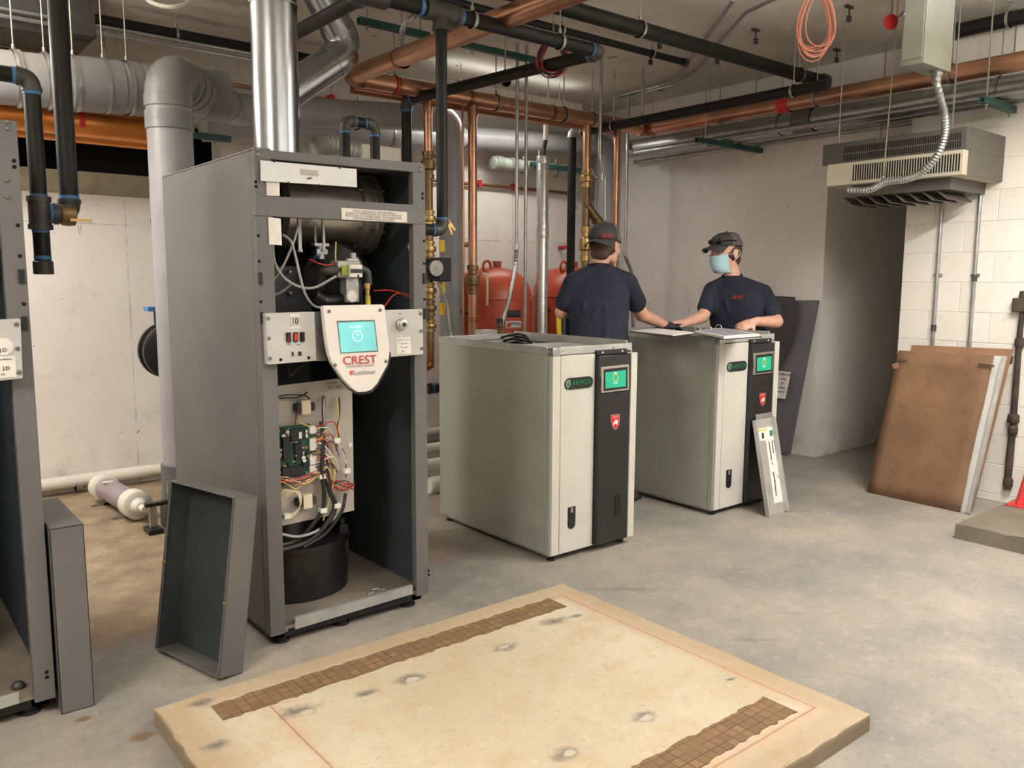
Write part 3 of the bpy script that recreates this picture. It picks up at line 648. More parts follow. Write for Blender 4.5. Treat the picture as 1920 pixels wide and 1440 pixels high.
# lower half: component panel with the circuit board
M_back = mat('component_panel', (176, 170, 160), .5, .1, .05, 5)
BY = 3.13
xz([(500, 726), (660, 707), (664, 957), (500, 992)], BY, .006, 'component_panel', M_back, crest)
on_text('STIR ASSY', .012, M_ink, crest, 622, 718, BY-.001, ext=.0002); on_text('212 - NLC', .014, M_ink, crest, 628, 726, BY-.001, ext=.0002)
xz([(653.5, 831), (660.5, 830), (661, 838), (654, 839)], BY-.003, .002, 'tick_label', M_paper, crest)
M_pcb = mat('circuit_board_green', (26, 88, 74), .45, 0, .14, 30)
pcb = xz([(512, 802), (581, 794), (586, 890), (516, 902)], BY-.022, .004, 'circuit_board', M_pcb, crest)
rnd = random.Random(4); M_cap = mat('white_component', (226, 224, 216), .4); M_chip = mat('black_component', (26, 28, 32), .4); M_sil = mat('silver_can', (190, 190, 188), .35, .6)
def comp(px, py, w_, h_, d, m, nm='component'):
    p = c3(px, py, BY-.022); MB().box(p.x-w_/2, p.x+w_/2, p.y-d, p.y, p.z-h_/2, p.z+h_/2).build(nm, m, pcb)
comp(554, 814, .062, .05, .03, M_chip, 'relay'); comp(557, 814, .012, .026, .032, M_cap, 'sticker'); comp(534, 840, .03, .1, .022, M_chip, 'relay'); comp(545, 884, .085, .045, .02, M_chip, 'terminal_block')
comp(528, 806, .02, .016, .02, M_chip); comp(558, 846, .03, .07, .012, M_chip, 'chip'); comp(572, 868, .03, .03, .014, M_chip, 'chip')
for k in range(46):
    px = rnd.uniform(519, 581); py = rnd.uniform(803, 890); comp(px, py, rnd.uniform(.004, .014), rnd.uniform(.004, .013), rnd.uniform(.006, .016), rnd.choice([M_cap, M_chip, M_sil, M_brass, M_chip]))
for px, py in ((536.5, 809), (570, 808), (571, 816), (566, 857), (567.5, 862), (529, 817), (532, 824)):
    p = c3(px, py, BY-.022); MB().cyl(p, p-Vector((0, .018, 0)), .008, n=10).build('capacitor', M_cap, pcb)
for py, h_ in ((805, .03), (832, .05), (862, .035), (879, .035)):
    p = c3(584, py, BY-.02); MB().box(p.x-.016, p.x+.016, p.y-.02, p.y+.01, p.z-h_*.5, p.z+h_*.5).build('plug', M_cap, pcb, bevel=.002)
# transformers
for px, py in ((570, 763), (573, 939)):
    p = c3(px, py, BY-.02); a = MB().box(p.x-.04, p.x+.04, p.y-.02, p.y+.02, p.z-.016, p.z+.016).build('transformer', mat('laminated_iron', (54, 54, 56), .5, .3), crest, bevel=.002)
    MB().box(p.x-.02, p.x+.022, p.y-.022, p.y+.018, p.z-.03, p.z+.03).build('winding', mat('coil_tape', (214, 204, 176), .6), a, bevel=.004)
# wiring
W = [M_wred, M_wwht, M_wpur, M_wblk, M_wyel, M_worg]
for k in range(18):
    y0_ = 800+k*5.1; px1 = rnd.uniform(612, 636); py1 = y0_+rnd.uniform(-14, 16)
    wire(crest, [(588, y0_, BY-.03), (600, y0_+rnd.uniform(-6, 5), BY-.05), (px1-10, py1-5, BY-.055), (px1, py1+rnd.uniform(10, 26), BY-.03)], .0026, W[k % 6])
for k in range(10):
    x0_ = 520+rnd.uniform(-8, 4); wire(crest, [(x0_, 905+rnd.uniform(-14, 8), BY-.03), (540, 905+rnd.uniform(-10, 8), BY-.05), (562+rnd.uniform(-8, 12), 903+rnd.uniform(-8, 14), BY-.05), (590+rnd.uniform(-6, 18), 885+rnd.uniform(-12, 14), BY-.03)], .0026, W[(k*5) % 6])
for k in range(9):
    wire(crest, [(618+rnd.uniform(-4, 4), 905+rnd.uniform(-8, 10), BY-.03), (632, 912+rnd.uniform(-12, 10), BY-.05), (648, 915+rnd.uniform(-14, 8), BY-.055), (664, 912+rnd.uniform(-10, 8), BY-.04)], .0026, W[(k*3) % 6])
for k in range(8):
    a = rnd.uniform(0, .6); wire(crest, [(520, 945+k*4-16, BY-.03), (532+k*2, 918+k, BY-.05), (556+k, 925, BY-.05), (562, 950, BY-.05), (545, 972-k, BY-.04), (530, 968, BY-.03)], .0028, M_wwht if k % 3 else M_wyel)
wire(crest, [(602, 790, BY-.03), (606, 830, BY-.05), (603, 880, BY-.05), (608, 930, BY-.04), (600, 965, BY-.04), (560, 1010, BY-.02), (520, 1024, BY-.02)], .009, M_wblk, 'cable'); wire(crest, [(612, 880, BY-.03), (618, 920, BY-.04), (628, 950, BY-.04), (610, 985, BY-.04), (575, 1016, BY-.02), (515, 1034, BY-.02)], .011, M_wblk, 'cable')
wire(crest, [(648, 925, BY-.03), (640, 960, BY-.04), (610, 1000, BY-.03), (570, 1026, BY-.02)], .007, M_wblk, 'cable')
wire(crest, [(522, 1000, BY-.03), (560, 1006, BY-.04), (600, 992, BY-.03), (640, 960, BY)], .006, M_wgrey, 'cable')
for pts, m_ in (([(606, 742, BY-.01), (604, 765, BY-.03), (606, 800, BY-.03), (604, 830, BY-.03)], M_wblk), ([(610, 742, BY-.01), (612, 770, BY-.03), (609, 810, BY-.03)], M_wgrey), ([(629, 745, BY-.01), (634, 770, BY-.03), (634, 800, BY-.03), (630, 828, BY-.03)], M_wyel), ([(636, 745, BY-.01), (637, 775, BY-.03), (633, 800, BY-.03), (636, 826, BY-.03)], M_wblk), ([(518, 744, BY-.01), (545, 740, BY-.03), (575, 743, BY-.03), (582, 755, BY-.03)], M_wblk), ([(524, 747, BY-.01), (560, 744, BY-.03), (577, 735, BY-.02)], M_wblk), ([(556, 772, BY-.02), (554, 792, BY-.03), (553, 800, BY-.03)], M_wpur), ([(566, 774, BY-.02), (560, 790, BY-.03), (575, 798, BY-.03), (608, 810, BY-.04), (606, 838, BY-.04)], M_wyel), ([(620, 828, BY-.03), (640, 840, BY-.04), (648, 860, BY-.04), (648, 895, BY-.03)], M_wpur), ([(590, 828, BY-.03), (615, 822, BY-.04), (640, 840, BY-.04), (650, 870, BY-.04)], M_wwht), ([(620, 868, BY-.03), (628, 880, BY-.04), (622, 920, BY-.04), (606, 976, BY-.03)], M_wyel), ([(540, 685, FY+.05), (543, 705, FY+.05), (552, 697, FY+.05), (570, 684, FY+.04)], M_wblk)): wire(crest, pts, .003, m_)
for px, py in ((604, 893), (650, 883), (538, 968), (631, 826), (606, 957), (632, 948)):
    p = c3(px, py, BY-.045); MB().box(p.x-.014, p.x+.014, p.y-.01, p.y+.02, p.z-.01, p.z+.01).build('wire_clip', M_cap, crest, bevel=.002)
# black condensate drum at the bottom and its rim
MB().lathe([(.25, 0), (.25, .21), (.262, .215), (.262, .24), (.2, .25), (.02, .255)], (CX0+.285, 3.42, CZ0+.012), (CX0+.285, 3.42, 3), 40).build('condensate_drum', M_blackpl, crest)
q = c3(641, 1010, 3.28); MB().box(q.x-.02, q.x+.025, q.y-.02, q.y+.04, q.z-.12, q.z+.07).cyl((q.x, q.y, q.z+.07), (q.x, q.y, q.z+.1), .018, n=10).build('drum_bracket', M_blackpl, crest, bevel=.003)
MB().plate([c3(553, 1158.5, FY+.012), c3(773, 1097, FY+.012), c3(773.5, 1113, FY+.012), c3(553, 1180, FY+.012)], (0, -.003, 0)).add([c3(553, 1158.5, FY+.012)+Vector((0, d, 0)) for d in (0,)]+[c3(773, 1097, FY+.012), c3(773, 1097, FY+.012)+Vector((0, .014, 0)), c3(553, 1158.5, FY+.012)+Vector((0, .014, 0))], [(0, 1, 2, 3)]).build('galvanised_sill', M_galv_flat, crest, smooth=False)
bolts(crest, [(536.5, 1182)], bolt_mesh, 'bolt')
# loose screws left on the cabinet floor
zs = CZ0+.014
for i, (px, py, an) in enumerate(((692, 1114, .3), (681, 1115, .9), (700, 1105, -.2), (712, 1107, .1))):
    p = at(px, py, 'z', zs+.003); d = Vector((math.cos(an), math.sin(an), 0))
    tag(MB().cyl(p, p+d*.028, .0025, n=6).cyl(p-d*.004, p, .005, n=8).build('screw', M_galv_flat), ['loose steel screw on the boiler floor, nearest the back of the small heap', 'loose steel screw at the left end of the small heap', 'long loose screw topmost in the small heap', 'loose steel screw pointing right in the small heap'][i], 'screw', 'loose screws on the boiler floor')

# second old boiler, cut off by the left edge of the picture
LX1 = c3(31, 226).x; LX0 = LX1-(CX1-CX0)
lboil = thing('condensing_boiler', 'grey boiler cabinet cut off by the left edge of the picture', 'boiler', ((LX0+LX1)/2, 3.5, 0))
cabinet(lboil, LX0, LX1)
MB().box(LX0+.06, LX1-.06, FY, FY+.03, CZ1-.04, CZ1).build('top_rail', M_steel_grey, lboil); MB().box(LX0+.06, LX1-.06, FY, FY+.03, c3(31, 330).z-.1, c3(31, 330).z-.02).build('middle_rail', M_steel_grey, lboil)
bolts(lboil, [(12.5, 228.5), (13.5, 240.5), (12, 337.5), (13.5, 369)])
bolts(lboil, [(26.3, 301.3), (26.9, 313), (33.5, 422.5), (37.5, 480), (44.5, 570), (87.5, 1260), (88.3, 1269.5)], hole_mesh, 'screw_hole')
for px, py in ((40.5, 518.5), (46.5, 606.5)):
    p = c3(px, py, FY-.001); MB().box(p.x-.008, p.x+.008, FY-.006, FY, p.z-.022, p.z+.022).build('latch', M_blackpl, lboil)
xz([(-150, 606), (38.5, 597.5), (43, 709.5), (-150, 730)], FY-.035, .035, 'control_panel', M_panel, lboil, .002)
for px, py in ((30.5, 608.5), (33, 653.5), (36, 698)): link('bolt', bolt_mesh, None, lboil, matrix=Matrix.Translation(c3(px, py, FY-.036)))
p = c3(6, 650, FY-.036); MB().cyl(p, p-Vector((0, .001, 0)), .027, n=24).build('round_label', M_paper, lboil)
on_text('J.D', .016, M_ink, lboil, 6, 656.5, FY-.038)
xz([(-20, 669), (28.5, 667.5), (31, 706.5), (-18, 711)], FY-.0365, .0012, 'inspection_label', M_paper, lboil)
on_text('Verification', .008, M_ink_grey, lboil, 10, 673.5, FY-.038); on_text('J.D', .016, M_ink, lboil, 12, 690.5, FY-.038); on_text('OK', .008, M_ink_grey, lboil, 6, 702, FY-.038)
MB().plate([c3(-150, 1350, FY+.012), c3(35, 1296, FY+.012), c3(36, 1318, FY+.012), c3(-150, 1375, FY+.012)], (0, -.003, 0)).build('galvanised_sill', M_galv_flat, lboil, smooth=False)
q = at(34, 1286, 'z', CZ0+.02); MB().ball(q, (.022, .022, .018), 10, 6).build('loose_grommet', M_iron, lboil)
MB().lathe([(.25, 0), (.25, .21), (.262, .24), (.02, .255)], (LX0+.3, 3.5, CZ0+.012), (LX0+.3, 3.5, 3), 32).build('condensate_drum', M_blackpl, lboil)
for i in range(3): wire(lboil, [(2+i*3, 330, FY+.1), (-8+i*4, 380, FY+.1), (4, 440, FY+.1), (-10, 500, FY+.1)], .005, M_wred if i == 1 else M_wblk)

# removed door trays
def tray(t, O, U, V, Wd, d, w_, h_, th=.004, outer=M_steel_grey, inner=M_dark_in, flange=.014):
    """shallow sheet-metal tray: O corner, U width dir, V height dir, Wd depth dir (towards the open side)"""
    O, U, V, Wd = Vector(O), Vector(U).normalized(), Vector(V).normalized(), Vector(Wd).normalized()
    def bx(u0, u1, v0, v1, d0, d1): return [O+U*u+V*v+Wd*q for q in (d0, d1) for v in (v0, v1) for u in (u0, u1)]
    F6 = [(0, 2, 3, 1), (4, 5, 7, 6), (0, 1, 5, 4), (2, 6, 7, 3), (0, 4, 6, 2), (1, 3, 7, 5)]
    def mk(nm, m, *b): MB().add(bx(*b), F6).build(nm, m, t, smooth=False, bevel=.0012)
    mk('face_sheet', outer, 0, w_, 0, h_, 0, th); mk('inner_lining', inner, th, w_-th, th, h_-th, th, th+.003)
    mk('rim', outer, 0, th, 0, h_, 0, d); mk('rim', outer, w_-th, w_, 0, h_, 0, d); mk('rim', outer, 0, w_, 0, th, 0, d); mk('rim', outer, 0, w_, h_-th, h_, 0, d)
    mk('rim_lining', inner, th, th+.002, th, h_-th, th, d-.002); mk('rim_lining', inner, w_-th-.002, w_-th, th, h_-th, th, d-.002)
    mk('lip', outer, 0, flange, 0, h_, d-th, d); mk('lip', outer, w_-flange, w_, 0, h_, d-th, d)
# tray leaning on the white-display boiler
A = at(291, 1222, 'z', 0); B = at(411, 1281, 'z', 0)
tl = thing('door_tray', 'removed grey door tray leaning open against the boiler corner', 'cabinet door', (B.x, B.y, 0), 'removed cabinet doors')
dirU = (B-A).normalized(); wd = (B-A).length
topR = at(481, 952, 'x', 1.075); 
V = (topR-B); V = V - dirU*V.dot(dirU); hh = V.length; V.normalize()
Wd_ = dirU.cross(V); 
if Wd_.x > 0: Wd_ = -Wd_
dp = .1
tray(tl, A - Wd_*dp + Vector((0, 0, 0)), dirU, V, Wd_, dp, wd, hh)
zmin = min((o.matrix_world @ Vector(c)).z for o in tl.children for c in [v.co for v in o.data.vertices])
for o in tl.children: o.data.transform(Matrix.Translation((0, 0, -zmin+.0)))
for u_, v_ in ((.98, .42), (.02, .52)):
    p = A + dirU*wd*u_ + V*hh*v_ - Vector((0, 0, zmin)); MB().box(p.x-.006, p.x+.006, p.y-.006, p.y+.006, p.z-.004, p.z+.004).build('catch', M_brass, tl)
# tray standing upright beside the left boiler
A = at(116, 1341, 'z', 0); B = at(181, 1328, 'z', 0); w2 = B.x-A.x
ts = thing('door_tray', 'removed grey door tray standing upright beside the left boiler', 'cabinet door', (A.x, A.y, 0), 'removed cabinet doors')
h2 = at(99, 992, 'y', A.y).z
tray(ts, (A.x, A.y, .0005), (0, 1, 0), (0, 0, 1), (1, 0, 0), w2, .42, h2)
p = Vector((A.x+w2-.01, A.y+.42, h2*.56)); MB().cyl(p, p+Vector((.03, 0, 0)), .003, n=6).build('stud', M_zinc, ts)
# ---------------------------------------------------------------- new cream water heaters
AX, AY, AH = at(1034, 1057, 'z', 0).x, 3.05, 1.085
AW, AD = .60, 1.02
M_cream = mat('cream_front_panel', (198, 195, 186), .42, 0, .02, 6)
M_wside = mat('grey_side_panel', (168, 171, 161), .42, .2, .03, 5, .06, 300)
M_bpanel = mat('black_front_panel', (30, 31, 34), .35, 0, .05, 5)
M_chrome = mat('nickel_bezel', (186, 178, 168), .28, .8, .04)
M_green = mat('green_screen', (24, 150, 116), .3, 0, .12, 5, emit=.5)
M_greenw = mat('green_screen_text', (200, 255, 236), .4, emit=.9)
M_greenl = mat('green_lettering', (20, 112, 66), .4); M_shred = mat('shield_red', (196, 36, 44), .35); M_shw = mat('shield_white', (236, 228, 222), .4)
def a3(px, py, y=AY): return at(px, py, 'y', y)
def az(zx, zy, y=AY): return a3(zx/3+800, zy/3+600, y)
heater = thing('water_heater', 'cream and black floor water heater nearer the open boiler', 'water heater', (AX+AW/2, AY+AD/2, 0), 'new water heaters')
H = heater; x0, x1, y0, y1 = AX, AX+AW, AY, AY+AD
MB().box(x0, x0+.012, y0+.055, y1, .035, AH).build('side_panel', M_wside, H, bevel=.003)
MB().box(x0-.001, x0+.012, y0+.02, y0+.052, .035, AH).build('side_edge_panel', M_wside, H, bevel=.002)
MB().box(x1-.012, x1, y0+.02, y1, .035, AH).build('side_panel', M_wside, H, bevel=.003)
MB().box(x0+.012, x1-.012, y1-.012, y1, .035, AH).build('back_panel', M_wside, H)
MB().box(x0+.012, x1-.012, y0+.02, y1-.012, .94, .95).build('inner_deck', M_dark_in, H)
xa = az(752, 600).x; xb = az(942, 600).x; xc = az(1140, 600, AY-.03).x
xd = az(1178, 600, AY-.035).x
MB().box(x0, xa-.0015, y0, y0+.03, .035, AH-.012).build('corner_trim', M_cream, H, bevel=.003)
MB().box(xa+.0015, xb, y0, y0+.03, .035, AH-.012).build('front_panel', M_cream, H, bevel=.003)
bp = MB().box(xb+.002, xc, y0-.03, y0+.02, .04, az(945, 205, AY-.03).z).build('black_front_panel', M_bpanel, H, bevel=.004)
zsm = az(1040, 470, AY-.03).z; MB().box(xb+.004, xc-.002, y0-.0306, y0-.029, zsm-.001, zsm+.001).build('panel_seam', M_hole, bp)
MB().box(xb+.002, xc-.01, y0-.012, y0+.02, az(945, 205, AY-.03).z+.002, AH+.005).build('black_top_cap', M_bpanel, H, bevel=.002)
MB().box(xc+.001, xd, y0-.035, y0+.03, .04, az(1160, 184, AY-.035).z).build('right_trim', M_cream, H, bevel=.004)
# top frame of galvanised rails around the open top
zr0, zr1 = AH-.008, AH+.032
MB().box(x0-.003, x0+.009, y0+.045, y1, zr0, zr1).build('top_rail', M_galv_flat, H, bevel=.002); MB().box(x1-.024, x1-.012, y0+.045, y1, zr0, zr1+.012).build('top_rail', M_galv_flat, H, bevel=.002)
MB().box(x0+.05, x1-.02, y0+.004, y0+.018, zr0, zr1).build('top_rail', M_galv_flat, H, bevel=.002); MB().box(x0, x1, y1-.012, y1, zr0, zr1).build('top_rail', M_galv_flat, H, bevel=.002)
MB().box(x0-.002, x0+.05, y0-.002, y0+.045, zr0-.006, zr1-.002).build('corner_block', M_galv, H, bevel=.004)
MB().box(x0+.02, x1-.03, y0+.03, y0+.55, zr0+.004, zr0+.012).build('top_cover', M_galv_flat, H)
MB().box(x0+.03, x1-.04, y0+.56, y1-.03, zr0-.02, zr0-.01).build('top_insulation', M_rubber, H)
for px, py in ((1150, 640), (1055, 655), (1028, 658)): 
    p = a3(px, py, AY+.003)
    MB().ball((p.x, y0+.003, zr0+.02), .005, 6, 4).build('rail_screw', M_bolt, H)
for q in (.04, xc-xb-.05): MB().ball((xb+q, y0-.0125, AH-.008), .006, 8, 5).build('cap_screw', M_shw, H)
# coiled cables lying in the open top
for k in range(3):
    c_ = Vector((x0+.3+.06*k, y0+.62+.1*k, zr0+.012)); MB().tube(smoothpath([c_+Vector((.09*math.cos(a), .07*math.sin(a), .01*math.sin(2*a)+.012*k)) for a in [i*math.pi/4 for i in range(9)]], 3), .007, n=6).build('cable', M_blackpl, H)
# display
def rect(pts, y, th, nm, m, par, **k): return MB().plate([az(a_, b_, y) for a_, b_ in pts], (0, th, 0)).build(nm, m, par, smooth=False, **k)
yb_ = AY-.03
bz = rect([(985, 266), (1139, 249), (1139, 393), (985, 411)], yb_-.012, .012, 'display_bezel', M_chrome, H, bevel=.002)
rect([(997, 278), (1130, 263), (1130, 384), (997, 400)], yb_-.0135, .003, 'display_glass', M_blackpl, bz)
rect([(1006, 295), (1121, 281), (1121, 373), (1006, 386)], yb_-.0145, .002, 'screen', M_green, bz)
def az_text(s, size, m, par, zx, zy, y, **k): return text(s, size, m, par, az(zx, zy, y), (1, 0, 0), (0, 0, 1), ext=.0003, **k)
az_text('Run', .016, M_greenw, bz, 1063, 298, yb_-.0155); az_text('Standby', .01, M_greenw, bz, 1062, 353, yb_-.0155)
o_ = az(1063, 325, yb_-.0155); MB().tube([o_+Vector((math.cos(a)*.019, 0, math.sin(a)*.019)) for a in [2*math.pi*i/20 for i in range(20)]], .0018, 5, closed=True).build('status_ring', mat('screen_orange', (214, 150, 70), .4, emit=.6), bz)
# oval badge
def pill(zx0, zx1, zy0, zy1, y, th, m, par, nm, grow=0):
    a = az(zx0, zy0, y); b = az(zx1, zy1, y); r = (a.z-b.z)/2+grow; zc = (a.z+b.z)/2; pts = []
    for k in range(9): an = math.pi/2+math.pi*k/8; pts.append((a.x-grow+r+r*math.cos(an), y, zc+r*math.sin(an)))
    for k in range(9): an = -math.pi/2+math.pi*k/8; pts.append((b.x+grow-r+r*math.cos(an), y, zc+r*math.sin(an)))
    return MB().plate(pts, (0, th, 0)).build(nm, m, par, smooth=False, bevel=.0015), Vector(((a.x+b.x)/2, y, zc))
bd, bc = pill(779, 936, 329, 378, AY-.006, .006, M_blackpl, H, 'badge')
text('ARMOR', .036, M_greenl, bd, bc+Vector((.016, -.001, .001)), (1, 0, 0), (0, 0, 1), ext=.001, width=1.12)
MB().plate([bc+Vector((dx, -.001, dz)) for dx, dz in ((-.092, .018), (-.068, .022), (-.062, .014), (-.064, -.008), (-.08, -.023), (-.094, -.008))], (0, .001, 0)).build('badge_shield', mat('badge_silver', (150, 156, 150), .35, .6), bd, smooth=False)
MB().plate([bc+Vector((dx, -.0016, dz)) for dx, dz in ((-.086, .012), (-.07, .015), (-.068, -.006), (-.08, -.016), (-.088, -.006))], (0, .001, 0)).build('badge_shield', M_greenl, bd, smooth=False)
# shield emblem with rider
sy = yb_-.004
def shl(k, cx_=1060, cy_=572): return [(cx_+(a_-1060)*k, cy_+(b_-572)*k) for a_, b_ in ((1035, 535), (1060, 532), (1086, 529), (1086, 562), (1082, 588), (1074, 606), (1062, 620), (1050, 610), (1040, 592), (1035, 566))]
e1 = rect(shl(1), sy, .005, 'emblem', M_chrome, H); rect(shl(.88), sy-.001, .002, 'emblem_face', M_shred, e1)
az_text('Lochinvar', .012, M_shw, e1, 1060, 545, sy-.0018, width=.8)
for pts in ([(1047, 580), (1055, 572), (1066, 570), (1074, 562), (1078, 567), (1072, 576), (1076, 586), (1071, 590), (1068, 582), (1058, 584), (1052, 594), (1048, 591), (1053, 582)], [(1060, 570), (1063, 557), (1067, 560), (1066, 571)]): rect(pts, sy-.0018, .001, 'rider', M_shw, e1)
# finger slot, vents, feet
a = az(796, 1056, AY-.003); b = az(836, 1170, AY-.003); r_ = (b.x-a.x)/2; pts = [(a.x, AY-.003, a.z), (b.x, AY-.003, a.z)]+[(a.x+r_+r_*math.cos(an), AY-.003, b.z+r_+r_*math.sin(an)) for an in [-math.pi*k/8 for k in range(9)]]
sl = MB().plate(pts, (0, .004, 0)).build('finger_slot', M_blackpl, H, smooth=False); q = (a+b)/2; MB().box(q.x-.008, q.x+.008, AY-.0045, AY-.002, a.z-.03, a.z-.004).build('slot_latch', M_ink_grey, sl)
a = az(1060, 992, yb_-.001); b = az(1088, 1095, yb_-.001); MB().box(a.x, b.x, yb_-.0025, yb_, b.z, a.z).build('vent_slot', M_hole, bp)
for fx in (x0+.035, x1-.05):
    for fy in (y0+.04, y1-.06): MB().lathe([(.022, 0), (.022, .014), (.012, .018), (.012, .05)], (fx, fy, 0), (fx, fy, 1), 12).build('foot', M_blackpl, H)
MB().box(x0+.01, x1-.01, y0+.03, y1-.02, .022, .04).build('base_frame', M_galv, H)
heater2 = copy_tree(heater)
dxA = at(1337, 968, 'z', 0).x-AX
heater2.location.x += dxA; heater2.location.y += .015
heater2['label'] = 'cream and black floor water heater with an open binder on top'
A2X, A2Y = AX+dxA, AY+.015
# ---------------------------------------------------------------- overhead and riser piping
def ringm(c, d, r, w=.018, th=.006, n=24):
    """flat band around a pipe at c with axis d"""
    c = Vector(c); d = Vector(d).normalized(); return MB().lathe([(r+th, -w/2), (r+th, w/2), (r+.0005, w/2), (r+.0005, -w/2), (r+th, -w/2)], c, c+d, n)
def hanger(t, c, d, r, ztop=HC, m=None, rod=.0045):
    c = Vector(c); m = m or M_zinc; h = ringm(c, d, r).build('hanger_ring', m, t)
    MB().cyl(c+Vector((0, 0, r)), (c.x, c.y, ztop), rod, n=6).cyl(c+Vector((0, 0, r)), c+Vector((0, 0, r+.03)), rod*2.2, n=6).build('hanger_rod', M_zinc, h)
X, Y, Z = Vector((1, 0, 0)), Vector((0, 1, 0)), Vector((0, 0, 1))

# stainless flue on the open boiler
fa, fb = at(466, 140, 'y', 3.5), at(564, 140, 'y', 3.5); fx = (fa.x+fb.x)/2; fr = (fb.x-fa.x)/2*.83
fl = thing('flue_pipe', 'shiny stainless steel flue rising from the open boiler', 'flue pipe', (fx, 3.5, CZ1))
MB().cyl((fx, 3.5, CZ1-.06), (fx, 3.5, 2.62), fr, n=40).build('flue_section', M_shiny, fl); MB().cyl((fx, 3.5, 2.6), (fx, 3.5, HC+.05), fr*1.012, n=40).build('flue_section', M_shiny, fl)
ringm((fx, 3.5, 2.61), Z, fr*1.01, .01, .003, 40).build('joint_band', M_galv, fl); MB().box(fx-.002, fx+.002, 3.5-fr*1.016, 3.5-fr*1.0, 2.62, HC).build('seam', M_galv, fl)

# crooked second flue behind it
d2 = [at(590, -30, 'y', 4.62), at(654, 96, 'y', 4.62), at(518, 188, 'y', 4.62)]
d2.append(Vector((d2[-1].x-.02, 4.62, 1.3)))
t = thing('flue_pipe', 'crooked stainless flue with an elbow behind the tall flue', 'flue pipe', d2[1])
pipe_parts(t, d2, .1, M_shiny, M_shiny, R=1.3, collar=1.03, n=30, seg='flue_section')
for k in (.35, .75):
    c_ = d2[0].lerp(d2[1], k); ringm(c_, d2[1]-d2[0], .1, .012, .003, 30).build('joint_band', M_galv, t)

# black gas line: header, drop to the open boiler and the run to the back
g0 = at(640, 33, 'z', 2.7); gz = 2.7
gh = at(1128, 98, 'z', gz); gy = 3.36; gf = at(762, 188, 'z', gz)
t = thing('gas_pipe', 'black gas pipe with a drop to the open boiler, crossing the ceiling', 'gas pipe', (2.28, gy, gz))
pipe_parts(t, [(1.7, gy, gz), (gh.x, gy, gz), (gf.x, gf.y, gz), (gf.x, gf.y, .9)], .036, M_black, M_iron, R=1.5, band=M_blue)
drop = at(828, 200, 'y', gy).x
pipe_parts(t, [(drop, gy, gz), (drop, gy, 1.69), (CX1-.01, gy, 1.69)], .027, M_black, M_iron, R=1.5, band=M_blue)
MB().cyl((drop-.09, gy, gz), (drop+.09, gy, gz), .046, n=20).cyl((drop, gy, gz), (drop, gy, gz-.08), .04, n=18).cyl((drop-.095, gy, gz), (drop-.075, gy, gz), .05, n=20).cyl((drop+.075, gy, gz), (drop+.095, gy, gz), .05, n=20).cyl((drop, gy, gz-.065), (drop, gy, gz-.085), .043, n=18).build('tee', M_iron, t)
for q in (-.125, .1): MB().cyl((drop+q, gy, gz), (drop+q+.02, gy, gz), .0375, n=20).build('thread_seal', M_blue, t)
bx_ = at(690, 6, 'y', gy); MB().cyl((bx_.x-.09, gy, gz), (bx_.x+.09, gy, gz), .05, n=20).cyl((bx_.x, gy, gz), (bx_.x, gy+.09, gz), .042, n=18).build('tee', M_iron, t)
bk = at(520, 88, 'z', gz); pipe_parts(t, [(bx_.x, gy, gz), (bx_.x, bk.y, gz), (bx_.x, bk.y, HC)], .034, M_black, M_iron, R=1.4)
hanger(t, (at(886, 30, 'y', gy).x, gy, gz), X, .036, m=M_galv); hanger(t, (at(1050, 70, 'y', gy).x, gy, gz), X, .036)
hanger(t, (gh.x-.1*.1, 4.2, gz), Y, .036)
p = Vector((drop+.03, gy+.01, 1.74)); MB().plate([p, p+Vector((.05, 0, -.05)), p+Vector((.058, 0, -.042)), p+Vector((.01, 0, .012))], (0, .004, 0)).plate([p, p+Vector((.03, 0, -.07)), p+Vector((.04, 0, -.066)), p+Vector((.012, 0, .01))], (0, .004, 0)).build('brass_tag', M_brass, t)
# big black main ending in a cap
ga = [at(1000, 3, 'z', 2.9), at(1548, 152, 'z', 2.9)]; yg = 3.41
t = thing('gas_pipe', 'thick black gas main crossing the ceiling and ending in a cap', 'gas pipe', (4, yg, 2.9))
MB().cyl((2.3, yg, 2.9), (ga[1].x, yg, 2.9), .044, n=22).build('pipe', M_black, t)
MB().lathe([(.05, 0), (.056, .01), (.056, .05), (.046, .052), (.04, .04)], (ga[1].x-.02, yg, 2.9), (9, yg, 2.9), 22).build('end_cap', M_iron, t)
for px in (1200, 1498): hanger(t, (at(px, 60+(px-1200)*.27, 'y', yg).x, yg, 2.9), X, .044, m=M_galv)
t = thing('conduit_pipe', 'thin dark pipe tucked against the ceiling behind the gas main', 'pipe', (3.5, 4.3, 3.05))
a, b = at(985, 40, 'z', 3.05), at(1285, 116, 'z', 3.05); MB().cyl((a.x-1, (a.y+b.y)/2, 3.05), (b.x, (a.y+b.y)/2, 3.05), .024, n=14).build('pipe', M_black, t); MB().cyl((b.x-.01, (a.y+b.y)/2, 3.05), (b.x+.03, (a.y+b.y)/2, 3.05), .03, n=14).build('end_cap', M_iron, t)
hanger(t, (a.x+.3, (a.y+b.y)/2, 3.05), X, .024); hanger(t, (b.x-.35, (a.y+b.y)/2, 3.05), X, .024)
# black line along the right-hand copper
t = thing('gas_pipe', 'black pipe running beside the right copper main and dropping behind a worker', 'gas pipe', (4.99, 4, 2.7))
gx = at(1300, 207, 'z', 2.7).x; ge = at(1070, 243, 'z', 2.7)
pipe_parts(t, [(gx, 2.95, 2.7), (gx, 5.22, 2.7), (gx-.06, 5.26, 2.7), (gx-.06, 5.26, .5)], .036, M_black, mat('grey_fitting', (150, 148, 144), .45, .3), R=1.2)
hanger(t, (gx, at(1150, 222, 'x', gx).y, 2.7), Y, .036, m=M_galv); hanger(t, (gx, 3.2, 2.7), Y, .036, m=M_galv)
